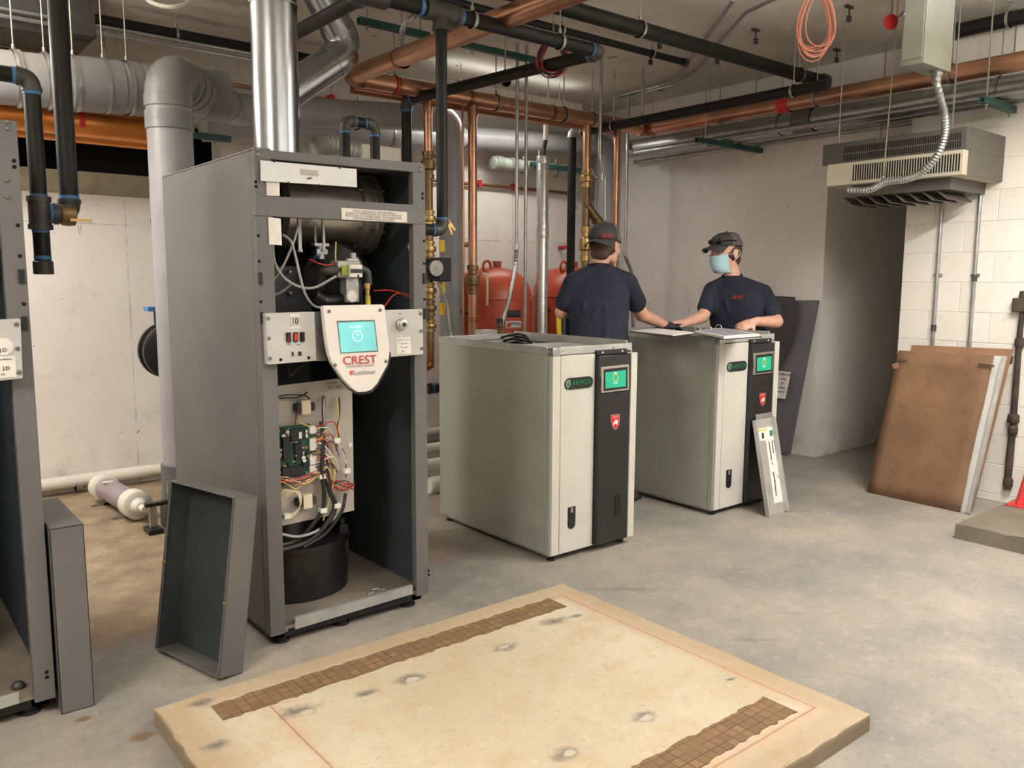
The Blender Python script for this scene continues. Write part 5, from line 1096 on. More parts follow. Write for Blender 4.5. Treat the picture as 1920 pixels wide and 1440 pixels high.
# PVC between the boilers, at the wall foot
t = thing('drain_pipe', 'white plastic drain pipe along the foot of the back wall', 'pipe', (1, 6.09, .05)); MB().cyl((-2.4, 6.1, .06), (1.62, 6.1, .09), .042, n=16).build('pipe', M_pvcw, t); MB().cyl((1.62, 6.1, .09), (5.2, 6.1, .1), .038, n=16).build('pipe', M_pvcw, t)
ringm((at(148, 925, 'y', 6.1).x, 6.1, .06), X, .042, .04, .004).build('clip', M_zinc, t)
t = thing('drain_pipe', 'white plastic pipe and cap behind the near water heater', 'pipe', (2.7, 4.4, .3)); a = at(813, 912, 'y', 4.6)
MB().lathe([(.05, 0), (.062, .02), (.062, .09), (.05, .1), (.05, 1.2)], (a.x-.03, 4.62, a.z), (9, 4.62, a.z), 18).build('pipe', M_pvcw, t); MB().cyl((a.x-.3, 4.7, a.z+.13), (a.x+1, 4.7, a.z+.13), .04, n=14).build('pipe', M_pvcw, t); MB().cyl((a.x-.3, 4.75, a.z+.24), (a.x+1, 4.75, a.z+.24), .028, n=14).build('pipe', M_pvcw, t)
a = at(812, 728, 'y', 4.5); t = thing('pipe_fitting', 'black plastic pipe end between the open boiler and the heater', 'pipe', a); MB().lathe([(.03, 0), (.036, .01), (.036, .08), (.03, .09), (.03, .4)], (a.x-.05, 4.5, a.z), (9, 4.5, a.z), 16).build('pipe', M_blackpl, t); MB().cyl((a.x-.02, 4.5, a.z), (a.x-.005, 4.5, a.z), .0375, n=16).build('blue_ring', M_blue, t); MB().cyl((a.x+.35, 4.5, 0), (a.x+.35, 4.5, a.z+.03), .03, n=12).build('standpipe', M_blackpl, t)
# neutraliser cartridge on the floor
a, b = at(190, 908, 'z', .11), at(272, 958, 'z', .09); d = (b-a).normalized(); a.z = b.z = .1
t = thing('neutraliser', 'clear grey plastic cartridge with white end caps on the floor', 'cartridge', ((a.x+b.x)/2, (a.y+b.y)/2, 0)); d = (b-a).normalized(); L_ = (b-a).length
MB().cyl(a+d*.05, b-d*.12, .07, n=24).build('tube', mat('clear_grey_tube', (150, 140, 146), .25, 0, .05), t)
for q0, q1 in ((0, .1), (L_-.22, L_-.1)): MB().lathe([(.07, q0), (.086, q0+.01), (.086, q1-.01), (.07, q1)], a, b, 24).build('end_cap', M_pvcw, t)
MB().lathe([(.05, L_-.1), (.035, L_-.07), (.035, L_-.05), (.022, L_-.045), (.022, L_+.01)], a, b, 16).build('nozzle', M_pvcw, t)
for q in (.12, L_-.25): c_ = a+d*q; MB().box(c_.x-.1, c_.x+.1, c_.y-.012, c_.y+.012, 0, .012).box(c_.x-.03, c_.x+.03, c_.y-.012, c_.y+.012, 0, .035).build('strap', M_zinc, t)
c_ = a+d*.18+Vector((-.02, -.03, .066)); MB().box(c_.x-.03, c_.x+.03, c_.y-.02, c_.y+.02, c_.z-.003, c_.z+.004).build('label', M_paper, t)
# strut stand next to the vent foot
a = at(288, 998, 'z', 0); t = thing('pipe_stand', 'small black footed strut stand beside the grey vent', 'stand', (a.x, a.y, 0)); h_ = at(288, 942, 'y', a.y).z
MB().box(a.x-.04, a.x+.04, a.y-.06, a.y+.06, 0, .03).build('foot', M_blackpl, t, bevel=.004); MB().box(a.x-.018, a.x+.018, a.y-.018, a.y+.018, .03, h_-.02).build('post', M_galv, t); MB().box(a.x-.04, a.x+.09, a.y-.02, a.y+.02, h_-.02, h_).build('saddle', M_blackpl, t)
# black flanged valve behind the open boiler
p = at(318, 657, 'y', 5.17); t = thing('butterfly_valve', 'round black flanged valve behind the open boiler', 'valve', p)
MB().lathe([(.03, 0), (.15, .004), (.172, .02), (.172, .045), (.14, .06), (.14, .12), (.172, .13), (.172, .155), (.05, .17)], (p.x, 5.066, p.z), (p.x, 9, p.z), 32).build('flange', M_blackpl, t); MB().cyl((p.x-.06, 5.15, p.z+.15), (p.x-.06, 5.15, p.z+.24), .028, n=12).build('neck', M_blackpl, t); MB().box(p.x-.13, p.x-.03, 5.1, 5.2, p.z+.24, p.z+.265).build('handle', M_blue, t)
# things behind the boiler roof
a, b = at(585, 284, 'y', 4.6), at(645, 280, 'y', 4.6); t = thing('flexible_duct', 'crumpled silver flexible duct behind the boiler roof', 'duct', a); flex(t, [a, a.lerp(b, .5)+Vector((0, 0, .03)), b+Vector((.1, 0, 0))], .06, M_galv_flat, 'hose', 16)
a, b = at(655, 292, 'y', 4.9), at(752, 276, 'y', 4.9); tag(MB().box(a.x, b.x, 4.9, 5.1, (a.z+b.z)/2-.09, (a.z+b.z)/2+.04).build('cable_tray', M_white, bevel=.004), 'white sheet metal tray behind the boiler roof', 'tray')
# ---------------------------------------------------------------- props against the walls
M_card = mat('cardboard', (132, 100, 74), .8, 0, .08, 4, .1, 90)
def card_mat():
    t = NT('stained_cardboard'); n1 = t.noise(3, 5); n2 = t.noise(9, 4, .6)
    c = t.mix(t.ramp(n1, .35, .7), rgb(112, 84, 62), rgb(136, 104, 78)); c = t.mix(t.math('MULTIPLY', t.ramp(n2, .6, .7), .5), c, rgb(92, 66, 46)); c = t.mix(t.math('MULTIPLY', t.ramp(t.noise(2.2, 3), .55, .7), .4), c, rgb(104, 80, 58))
    return t.done(c, .8, n2, .003, .2)
M_card2 = card_mat(); M_tape = mat('dark_tape', (76, 62, 52), .6)
def sheet(nm, pts, th, m, par=None, bevel=0):
    pts = [Vector(p) for p in pts]; n = (pts[1]-pts[0]).cross(pts[2]-pts[0]).normalized()
    return MB().plate(pts, n*th).build(nm, m, par, smooth=False, bevel=bevel)
A, B = at(1626, 923, 'z', 0), at(1800, 961, 'z', 0); C, D = at(1864, 667, 'x', A.x+.24), at(1685, 657, 'x', A.x+.24)
t = thing('cardboard_sheet', 'stained brown cardboard sheet with tape, foremost against the block wall', 'cardboard', A, 'boards against the block wall')
def warp(a_, b_, c_, d_, n_=10, k=.02):
    mb = MB(); nn = (b_-a_).cross(d_-a_).normalized(); vs_ = []; rnd = random.Random(2)
    for i in range(n_+1):
        for j in range(n_+1):
            u, v = i/n_, j/n_; p = (a_*(1-u)+b_*u)*(1-v)+(d_*(1-u)+c_*u)*v; p = p-nn*k*math.sin(math.pi*v)*math.sin(math.pi*u*1.3)*.5
            if i in (0, n_) and 0 < j < n_: p = p+(b_-a_).normalized()*rnd.uniform(-.004, .004)
            vs_.append(p)
    return mb.add(vs_, [(i*(n_+1)+j, (i+1)*(n_+1)+j, (i+1)*(n_+1)+j+1, i*(n_+1)+j+1) for i in range(n_) for j in range(n_)])
o = warp(A, B, C, D).build('sheet', M_card2, t); s_ = o.modifiers.new('s', 'SOLIDIFY'); s_.thickness = .006; s_.offset = 0
nC = (B-A).cross(D-A).normalized(); nC = nC if nC.x < 0 else -nC
def on_card(px, py, q=.008): return atp(px, py, A+nC*q, nC)
for x0_, y0_, x1_, y1_, w_ in ((1680, 674.5, 1701, 677, 4), (1834, 682.5, 1864, 686.5, 4.5), (1764, 946, 1802, 952, 4)):
    sheet('tape', [on_card(x0_, y0_-w_/2), on_card(x1_, y1_-w_/2), on_card(x1_, y1_+w_/2), on_card(x0_, y0_+w_/2)], .0015, M_tape, t)
sheet('torn_flap', [on_card(1672, 683), on_card(1684, 679), on_card(1686, 690), on_card(1676, 692)], .004, M_card, t)
off = Vector((.03, 0, 0)); e = (B-A).normalized()
A2, B2 = A+off, B+off+e*.03; 
t = thing('white_board', 'white foam board sandwiched behind the stained cardboard', 'board', A2, 'boards against the block wall')
sheet('core', [A2+e*.02, B2+e*.012, C+off*.6+e*.055, D+off*.6+e*.03], -.03 if True else .03, mat('white_foam_board', (206, 204, 198), .6, 0, .04), t, .003); 
sheet('edge_channel', [B2+e*.014-Vector((.012, 0, 0)), B2+e*.03-Vector((.012, 0, 0)), C+off*.6+e*.075-Vector((.012, 0, 0)), C+off*.6+e*.057-Vector((.012, 0, 0))], .03, M_galv_flat, t)
off2 = Vector((.075, 0, 0)); up = (D-A).normalized()
t = thing('cardboard_sheet', 'brown cardboard sheet nearest the block wall, rearmost of the boards', 'cardboard', A+off2, 'boards against the block wall')
sheet('sheet', [A+off2+e*.03, B+off2+e*.045, C+off2*.72+e*.085+up*.045, D+off2*.72+e*.06+up*.04], .006, M_card, t); sheet('strap_end', [C+off2*.72+e*.08, C+off2*.72+e*.09, C+off2*.72+e*.09-up*.05, C+off2*.72+e*.08-up*.05], .012, M_blackpl, t)

# dark sheets against the right wall
M_dsheet = mat('dark_grey_sheet', (96, 94, 98), .5, 0, .05, 3); M_dsheet2 = mat('charcoal_sheet', (64, 62, 64), .5, 0, .06, 3)
xs = 6.1
TL, TR, BR = at(1450, 566, 'x', 6.13), at(1537, 563, 'x', 6.13), at(1483, 851, 'x', 6.06)
BR.z = max(BR.z, 0); BL_ = BR+(TL-TR); BL_.z = max(.02, BL_.z)
t = thing('metal_sheet', 'dark grey sheet leaning on the wall beside the alcove', 'panel', (BR.x, BR.y, 0), 'dark sheets behind the far heater')
sheet('sheet', [TL-Vector((0, -.35, 0)), TR, BR, BL_+Vector((0, .35, 0))], -.02, M_dsheet, t, .002)
pp_ = [at(px, py, 'x', 6.035) for px, py in ((1456, 695), (1483, 698), (1472.5, 748), (1455, 746))]
o = sheet('paper_notice', pp_, .002, M_paper, t)
U_, V2 = (pp_[1]-pp_[0]), (pp_[0]-pp_[3])
for i, s in enumerate(('START-UP', 'notice', 'gas', 'service', 'contact')): text(s, .03 if i == 0 else .022, M_ink, o, at(1470-i*1.5, 702+i*8, 'x', 6.028), U_, V2, ext=.0006)
t = thing('metal_sheet', 'charcoal sheet with a rounded edge in front of the dark grey sheet', 'panel', (6.0, 4.2, 0), 'dark sheets behind the far heater')
pts = [(1430, 553), (1489, 557), (1491, 600), (1484, 640), (1474, 665), (1461, 690), (1450, 720), (1446, 852), (1430, 848)]
MB().plate([at(px, py, 'x', 6.04) for px, py in pts], (.015, 0, 0)).build('sheet', M_dsheet2, t, smooth=False)

# galvanised tray with printed labels leaning on the far heater
A, B = at(1433, 969, 'z', 0), at(1482, 957, 'z', 0); yA = (A.y+B.y)/2; A.y = B.y = yA
TL, TR = at(1410, 789, 'y', A2Y-.04), at(1464, 783, 'y', A2Y-.04)
wd_ = B.x-A.x; TR = TL+(B-A)
t = thing('galvanised_tray', 'galvanised sheet tray with printed labels leaning on the far heater', 'tray', A)
nT = (B-A).cross(TL-A).normalized(); nT = nT if nT.y < 0 else -nT
def on_t(px, py, q=.001): return atp(px, py, A+nT*q, nT)
upT = (TL-A).normalized(); eT = (B-A).normalized()
sheet('face', [A, B, TR, TL], .003, M_galv_flat, t)
for q0, q1 in ((0, .012), (wd_-.06, wd_-.045)): MB().plate([A+eT*q0+nT*.0, A+eT*q1, A+eT*q1+nT*.03, A+eT*q0+nT*.03], (TL-A)).build('flange', M_galv_flat, t, smooth=False)
MB().plate([B-eT*.045-nT*.0, B, B-nT*.012, B-eT*.045-nT*.012], (TR-B)*.86).build('side_lip', M_galv, t, smooth=False)
MB().plate([TL+eT*.04, TR-eT*.03, TR-eT*.03+upT*.035, TL+eT*.04+upT*.035], nT*.003).build('top_tab', M_galv, t, smooth=False)
def lab_t(pts, q, m, nm='label', par=None): return sheet(nm, [on_t(x, y, q) for x, y in pts], .0008, m, par or t)
l1 = lab_t([(1416, 804), (1450, 799), (1453, 823), (1419, 828)], .0045, M_paper); lab_t([(1420, 805.5), (1437, 803), (1438, 807), (1421, 809.5)], .0055, mat('label_yellow', (226, 196, 110), .6), 'label_band', l1)
lab_t([(1428, 812), (1432, 811.5), (1433, 822), (1429, 822.5)], .0055, M_ink, 'label_block', l1); lab_t([(1443, 807), (1448, 806.2), (1449, 817), (1444, 818)], .0055, M_greenl, 'label_block', l1)
l2 = lab_t([(1436, 826), (1453, 823), (1468, 940), (1452, 944)], .0045, M_paper)
for a_, b_, c_, d_ in ((1441, 828, 1446, 862), (1447, 826, 1449.5, 850), (1450.5, 824, 1458, 870), (1449, 885, 1453, 905), (1451, 895, 1455, 930), (1446, 866, 1449, 872), (1457, 890, 1460, 897)):
    lab_t([(a_, b_), (a_+1.6, b_-.3), (c_+1.6, d_-.3), (c_, d_)], .0055, M_ink if d_-b_ > 8 else M_ink_grey, 'label_drawing', l2)

# conduits and old pipe on the block wall
for px, y1_, lab in ((1757, 648, 'left of the two vertical conduits on the block wall'), (1829, 642, 'right of the two vertical conduits on the block wall')):
    p = at(px if px < 1800 else 1827, 520, 'x', XB-.015); t = thing('wall_conduit', lab, 'conduit', (XB-.015, p.y, .5), 'conduits on the block wall')
    MB().cyl((XB-.014, p.y, .35), (XB-.014, p.y, 2.3), .0125, n=10).build('tube', M_galv, t); z_ = at(px, 616 if px < 1800 else 522, 'x', XB-.015).z; MB().cyl((XB-.014, p.y, z_-.02), (XB-.014, p.y, z_+.025), .017, n=10).build('coupling', M_iron, t)
    for q in (.75, 1.5, 2.1): MB().box(XB-.008, XB-.0005, p.y-.03, p.y+.03, q-.01, q+.01).build('strap', M_galv, t)
t = thing('rusty_pipe', 'corroded black pipe stub with couplings on the block wall at the right edge', 'pipe', (XB-.03, 2.0, .1)); M_rust = mat('black_rust', (70, 60, 52), .8, .2, .2, 12, .5, 40)
pw = lambda px, py: at(px, py, 'x', XB-.025)
MB().tube([pw(1888, 918), pw(1893, 860), pw(1899, 800), pw(1905, 720), pw(1911, 640), pw(1917, 580)], [.022, .024, .02, .02, .018, .016], n=10).build('pipe', M_rust, t)
for px, py, r_ in ((1900, 785, .036), (1899, 806, .03), (1912, 642, .03), (1890, 905, .03)):
    p = pw(px, py); MB().lathe([(r_*.8, -.03), (r_, -.02), (r_, .02), (r_*.8, .03)], p, p+Z, 10).build('coupling', M_rust, t)
p = pw(1916, 572); MB().box(p.x-.03, p.x+.024, p.y-.05, p.y+.05, p.z-.045, p.z+.045).cyl((p.x, p.y, p.z+.04), (p.x, p.y, p.z+.09), .02, n=8).build('valve_stub', M_rust, t, bevel=.012)

# ceiling-hung unit heater in the right corner
xu = 5.3; ya, yb2 = at(1540, 275, 'x', xu).y, at(1813, 235, 'x', xu).y; zt, zb_ = at(1813, 235, 'x', xu).z, 2.098
xe = at(1903, 265, 'y', yb2).x; zm = at(1813, 279, 'x', xu).z
M_uh = mat('heater_dark_case', (92, 88, 82), .5, .2, .06, 4); M_uc = mat('heater_cream_grille', (190, 182, 162), .5, 0, .04)
t = thing('unit_heater', 'ceiling-hung fan heater with cream slotted grille above the alcove', 'heater', ((xu+xe)/2, (ya+yb2)/2, zb_))
MB().box(xu+.02, xe, yb2, ya, zm, zt).build('upper_case', M_uh, t, bevel=.004)
lf = at(1582, 330, 'x', xu).y
MB().box(xu, xe-.02, yb2+.005, ya-.05, zb_, zm).build('lower_case', M_uc, t, bevel=.004); MB().box(xu+.06, xe-.001, yb2, yb2+.01, zb_-.0, zm+.001).build('end_plate', M_uh, t)
g = MB(); n_ = 42; s0, s1 = at(1600, 330, 'x', xu).y, yb2+.03
for k in range(n_):
    y_ = s0+(s1-s0)*k/(n_-1); g.box(xu-.0015, xu+.004, y_-.0045, y_+.0045, zb_+.022, zm-.022)
g.build('grille_slots', M_hole, t, smooth=False, kind='stuff')
g = MB()
for r_ in range(2):
    for k in range(56):
        y_ = ya-.16+(yb2-ya+.2)*k/55; g.box(xu+.0185, xu+.024, y_-.0035, y_+.0035, zm+.014+r_*.05, zm+.055+r_*.05)
g.build('upper_slots', M_hole, t, smooth=False, kind='stuff')
for k in range(4):
    x_ = xe-.12+.03*k
    for z0_ in (zm+.02, zb_+.03): MB().box(x_, x_+.01, yb2-.002, yb2+.004, z0_, z0_+.08).build('end_slot', M_uc, t)
MB().box(xu+.07, xe-.06, yb2+.1, ya-.2, zb_-.075, zb_).build('lower_hood', M_uh, t, bevel=.004)
for k in range(8):
    y_ = yb2+.16+k*.09; M_ = Matrix.Translation((xu+.27, y_, zb_-.1)) @ Matrix.Rotation(.7, 4, 'X'); MB().box(-.18, .18, -.045, .045, -.004, .004, M_).build('louvre', M_uh, t)
for y_ in (ya-.08, yb2+.12): 
    for x_ in (xu+.08, xe-.08): MB().cyl((x_, y_, zt), (x_, y_, HC), .005, n=6).build('hanger_rod', M_zinc, t)
# electrical box and its flexible conduit
xbx = 4.72; N0 = at(1732, 117, 'x', xbx); yL = at(1687, 129, 'x', xbx).y; xR = at(1783, 131, 'y', N0.y).x
M_ebox = mat('grey_electrical_box', (150, 152, 142), .5, .1, .04)
t = thing('electrical_box', 'grey electrical box hanging from the ceiling at the upper right', 'electrical box', (xbx, N0.y, N0.z))
MB().box(xbx, xR, N0.y, yL, N0.z, HC).build('case', M_ebox, t, bevel=.004); MB().box(xbx-.006, xbx, N0.y+.01, yL-.01, N0.z+.03, HC-.03).build('cover', M_ebox, t, bevel=.003)
for k in (.25, .8): MB().ball((xbx-.007, N0.y+(yL-N0.y)*.92, N0.z+.35*k), .008, 8, 5).build('cover_screw', M_zinc, t)
a = at(1757, 133, 'y', N0.y+.04); a.z = N0.z
MB().cyl(a, a-Vector((0, 0, .05)), .026, n=12).cyl(a-Vector((0, 0, .012)), a-Vector((0, 0, .022)), .033, n=6).build('connector', M_galv_flat, t)
P = [a-Vector((0, 0, .04)), at(1757, 160, 'x', 4.85), at(1771, 215, 'x', 5.0), at(1771, 255, 'x', 5.08), at(1755, 295, 'x', 5.12), at(1725, 325, 'x', 5.16), at(1695, 337, 'x', 5.2), at(1660, 342, 'x', 5.24), at(1630, 356, 'x', 5.26), at(1590, 357, 'x', 5.28)]
flex(t, P, .021, nm='flexible_conduit', n=10)
t = thing('support_wire', 'thin hanger wire holding the flexible conduit below the heater', 'wire', at(1656, 338, 'x', 5.23)); MB().tube([at(1656, 336, 'x', 5.23), at(1668, 200, 'x', 5.15), at(1680, 60, 'x', 5.08), at(1684, 0, 'x', 5.05), Vector((5.05, at(1684, 0, 'x', 5.05).y, HC))], .004, n=5).build('wire', mat('string', (170, 156, 120), .6), t); p = at(1656, 333, 'x', 5.23); MB().ball(p, .014, 8, 5).build('clip', M_zinc, t)
p = at(1670, 41, 'z', 2.95); t = thing('pull_disc', 'round red disc on a rod near the ceiling box', 'disc', p); MB().lathe([(.01, -.015), (.04, -.012), (.045, 0), (.04, .012), (.01, .015)], p, p+Vector((.5, 1, 0)), 16).build('disc', M_redtape, t); MB().cyl(p, (p.x, p.y, HC), .008, n=6).build('rod', M_zinc, t); q = at(1710, 2, 'z', 3.1); MB().tube([p, (p+q)/2+Vector((0, 0, -.02)), q+Vector((0, 0, .05))], .006, n=5).build('chain', M_zinc, t)
# coiled cords
M_cordo = mat('pink_orange_cord', (214, 140, 120), .5); rnd = random.Random(8)
def coil(label, px, py, zz, w_, h_, m, n_=6, hookpy=-20, r=.006, nm='cord_coil'):
    c_ = at(px, py, 'z', zz); ux = _r; t = thing(nm, label, 'cord', c_); top = c_+Vector((0, 0, h_))
    for k in range(n_):
        ww = w_*rnd.uniform(.75, 1.05); hh_ = h_*rnd.uniform(.8, 1.08); ph = rnd.uniform(-.15, .15); dd = rnd.uniform(-.03, .03)
        P = [top+ux*(ww*math.sin(a)*(.55+.45*(1-math.cos(a))/2)+ph*.1)+Vector((0, 0, -hh_*(1-math.cos(a))))+_f*dd for a in [2*math.pi*i/18 for i in range(19)]]
        MB().tube(P, r, n=6).build('loop', m if isinstance(m, bpy.types.Material) else m[k % len(m)], t)
    MB().cyl(top, (top.x, top.y, HC), .004, n=5).build('hook_wire', M_zinc, t); return t
coil('pinkish orange cord coiled and hung from the ceiling', 1531, 45, 2.85, .13, .17, M_cordo, 9, r=.0038)
coil('dark red wire bundle coiled on the black gas pipe', 1037, 108, 2.74, .11, .1, [M_wred, M_wpur, M_wblk, mat('brown_wire', (92, 48, 42), .5)], 12, r=.004)
c_ = at(318, -14, 'z', 2.95); t = thing('cable_loop', 'white cable looping down from the ceiling at the upper left', 'cable', c_); MB().tube(smoothpath([at(262, -25, 'z', 3.13), at(280, 2, 'z', 2.95), at(318, 13, 'z', 2.9), at(350, 6, 'z', 2.95), at(368, -20, 'z', 3.13)], 6), .012, n=8).build('cable', M_white, t)
t = thing('flexible_conduit', 'short flexible conduit curling over the copper corner', 'conduit', at(750, 75, 'z', 2.85)); flex(t, [at(752, 75, 'z', 2.82), at(757, 50, 'z', 2.9), at(775, 30, 'z', 2.98), at(800, 20, 'z', 3.1)], .016)
# small steel stubs left in the ceiling
for px, py, lab in ((1237, 82, 'anchor stub in the ceiling just behind the gas main'), (1220, 112, 'anchor stub in the ceiling above the wall corner'), (1345, 111, 'anchor stub in the ceiling beside the right bent conduit'), (1417, 72, 'anchor stub in the ceiling between the gas main and the orange coil'), (1592, 30, 'anchor stub in the ceiling right of the orange coil'), (1569, 108, 'anchor stub in the ceiling above the gas main cap'), (118, 38, 'anchor stub in the ceiling at the far left')):
    lab = 'small dark steel '+lab; p = at(px, py, 'z', HC-.06); tag(MB().cyl((p.x, p.y, HC), (p.x, p.y, HC-.07), .006, n=6).box(p.x-.04, p.x+.03, p.y-.012, p.y+.012, HC-.014, HC-.001).box(p.x-.014, p.x+.014, p.y-.01, p.y+.01, HC-.095, HC-.06).build('ceiling_anchor', M_iron), lab, 'anchor', 'ceiling anchor stubs')

# open ring binder on the far heater
zt_ = AH+.046
def onz(px, py, z=None): return at(px, py, 'z', z or zt_)
t = thing('ring_binder', 'open black ring binder with white pages on the far heater', 'binder', onz(1300, 627))
R4 = [onz(1303, 626), onz(1357, 637), onz(1424, 632), onz(1352, 620)]; L4 = [onz(1183, 622.5), onz(1262, 631.5), onz(1303, 626), onz(1232, 618)]
for nm_, q in (('right', R4), ('left', L4)):
    cc = sum(q, Vector())/4; MB().plate([cc+(p-cc)*1.06 for p in q], (0, 0, .004)).build('cover', M_blackpl, t, smooth=False)
    pg = [p+Vector((0, 0, .0045)) for p in q]; MB().plate(pg, (0, 0, .014 if nm_ == 'right' else .005)).build('page_stack', M_paper, t, smooth=False)
cc = sum(R4, Vector())/4; MB().plate([cc+(p-cc)*.86+Vector((0, 0, .0187)) for p in R4], (0, 0, .0008)).build('printed_page', mat('grey_print', (150, 150, 158), .4, 0, .12, 30), t, smooth=False)
sp0, sp1 = R4[0], R4[3]; sp = (sp1-sp0).normalized(); acr = sp.cross(Z)
for k in (.1, .5, .9):
    c_ = sp0.lerp(sp1, k)+Vector((0, 0, .012)); MB().tube([c_+acr*.022*math.cos(a)+Z*.03*math.sin(a) for a in [math.pi*i/8 for i in range(9)]], .002, n=6).build('ring', M_galv_flat, t)

p = at(1850, 46, 'x', 5.72); t = thing('gas_pipe', 'black pipe standing in for a shadow strip high along the block wall', 'gas pipe', p); yE = at(1788, 62, 'x', 5.72).y  # black pipe added in place of a shadow strip below the ceiling
MB().cyl((5.72, .4, p.z), (5.72, yE, p.z), .045, n=18).build('pipe', M_black, t); MB().cyl((5.72, yE-.03, p.z), (5.72, yE+.02, p.z), .052, n=18).build('end_cap', M_iron, t); hanger(t, (5.72, 2.2, p.z), Y, .045)
t = thing('loose_wire', 'thin loose wire dangling on the left wall beside the grey vent', 'wire', at(291, 420, 'y', 6.15)); MB().tube(smoothpath([at(px, py, 'y', 6.15) for px, py in ((296, 378), (292, 395), (283, 412), (288, 428), (297, 445), (294, 460), (289, 459))], 5), .0035, n=5).build('wire', M_ink, t); q = at(296, 378, 'y', 6.15); MB().cyl((q.x, 6.14, q.z), (q.x, 6.172, q.z), .006, n=6).build('nail', M_iron, t)
# ---------------------------------------------------------------- the two workers
from mathutils.bvhtree import BVHTree
def wp(px, py, d): return CAM + ray(px, py)*d
def remesh(mb, voxel, smooth=3):
    me = mb.mesh('raw', smooth=False); o = bpy.data.objects.new('raw', me); col.objects.link(o)
    r = o.modifiers.new('r', 'REMESH'); r.mode = 'VOXEL'; r.voxel_size = voxel
    out = bpy.data.meshes.new_from_object(o.evaluated_get(bpy.context.evaluated_depsgraph_get()))
    bpy.data.objects.remove(o); bpy.data.meshes.remove(me)
    bm = bmesh.new(); bm.from_mesh(out)
    for _ in range(smooth): bmesh.ops.smooth_vert(bm, verts=bm.verts, factor=.5, use_axis_x=True, use_axis_y=True, use_axis_z=True)
    for f in bm.faces: f.smooth = True
    bm.to_mesh(out); bm.free(); return out
def limb(mb, pts, rs, n=14, k=6):
    """tapered tube through joints with interpolated radii, ball-rounded ends"""
    P = [Vector(p) for p in pts]; q = []; r = []
    for i in range(len(P)-1):
        for j in range(k):
            t = j/k; q.append(P[i].lerp(P[i+1], t)); r.append(rs[i]*(1-t)+rs[i+1]*t)
    q.append(P[-1]); r.append(rs[-1]); mb.tube(q, r, n=n); mb.ball(P[0], rs[0]); mb.ball(P[-1], rs[-1])
    for i in range(1, len(P)-1): mb.ball(P[i], rs[i])
def loft(mb, secs, n=24):
    """secs: (centre, half-width, half-depth, right dir, forward dir); superellipse rings"""
    vs = []; fs = []; k = len(secs)
    for c, w_, d_, R, Fw in secs:
        for i in range(n):
            a = 2*math.pi*i/n; ca, sa = math.cos(a), math.sin(a); e = .82
            vs.append(Vector(c)+Vector(R)*w_*math.copysign(abs(ca)**e, ca)+Vector(Fw)*d_*math.copysign(abs(sa)**e, sa))
    for j in range(k-1): fs += [(j*n+i, j*n+(i+1) % n, (j+1)*n+(i+1) % n, (j+1)*n+i) for i in range(n)]
    fs += [tuple(range(n-1, -1, -1)), tuple(range((k-1)*n, k*n))]; mb.add(vs, fs)
def hand(mb, wrist, d, back, thumb, s=1., curl=(.25, .3, .35, .4), spread=.06):
    """palm, four fingers of different length bent at the knuckles, thumb from the side of the palm"""
    d = Vector(d).normalized(); back = Vector(back); back = (back-d*back.dot(d)).normalized(); side = d.cross(back); side = side if side.dot(Vector(thumb)) > 0 else -side
    w = Vector(wrist); Mx = Matrix((side, back, d)).transposed()
    mb.ball(w+d*.045*s, (.04*s, .017*s, .055*s), 14, 10, Mx); mb.ball(w+d*.075*s, (.041*s, .014*s, .026*s), 14, 8, Mx); limb(mb, [w-d*.02*s, w+d*.03*s], [.026*s, .028*s], 12, 3)
    for i, (o, L_) in enumerate(((.03, .072), (.0105, .08), (-.0095, .074), (-.028, .058))):
        p = w+side*o*s+d*(.088-.004*abs(i-1))*s; a = 0; ch = [p-d*.02*s, p]
        for seg, fr in ((0, .46), (1, .3), (2, .24)):
            a += curl[i]*(1.1 if seg else .8); dr = (d*math.cos(a)-back*math.sin(a)+side*(1.2-i)*spread*.5).normalized(); p = p+dr*L_*fr*s; ch.append(p)
        limb(mb, ch, [.0095*s, .0095*s, .009*s, .0083*s, .0072*s], 8, 3)
    p = w+side*.03*s+d*.025*s; q1 = p+(side*.75+d*.55-back*.35).normalized()*.038*s; q2 = q1+(side*.3+d*.9-back*.3).normalized()*.03*s; q3 = q2+(d*.95-back*.25-side*.1).normalized()*.024*s
    limb(mb, [p-side*.01*s, q1, q2, q3], [.0135*s, .011*s, .0098*s, .008*s], 8, 3)
M_skin = mat('skin', (206, 156, 132), .5, 0, .05, 14); M_skin2 = mat('skin_fair', (214, 166, 144), .5, 0, .05, 14)
M_navy = mat('navy_tshirt', (27, 30, 47), .85, 0, .1, 5, .35, 22); M_jean = mat('blue_jeans', (58, 76, 110), .85, 0, .12, 10, .2, 160)
M_boot = mat('brown_boot', (92, 64, 44), .6, 0, .1, 10); M_hair = mat('brown_hair', (74, 54, 40), .7, 0, .15, 60, .4, 200)
M_cap = mat('charcoal_cap', (58, 56, 56), .85, 0, .06, 30, .2, 200); M_capm = mat('grey_mesh_cap', (88, 84, 82), .9, 0, .08, 120, .4, 300)
M_glove = mat('dark_glove', (32, 36, 50), .75, 0, .1, 20); M_logo = mat('red_embroidery', (176, 52, 50), .7)
M_maskc = mat('blue_mask', (170, 208, 218), .8, 0, .04, 8); M_eyew = mat('eye_white', (222, 214, 208), .3); M_iris = mat('dark_iris', (46, 36, 32), .3); M_lip = mat('lips', (176, 110, 100), .5); M_lens = mat('sunglass_lens', (16, 16, 18), .08)

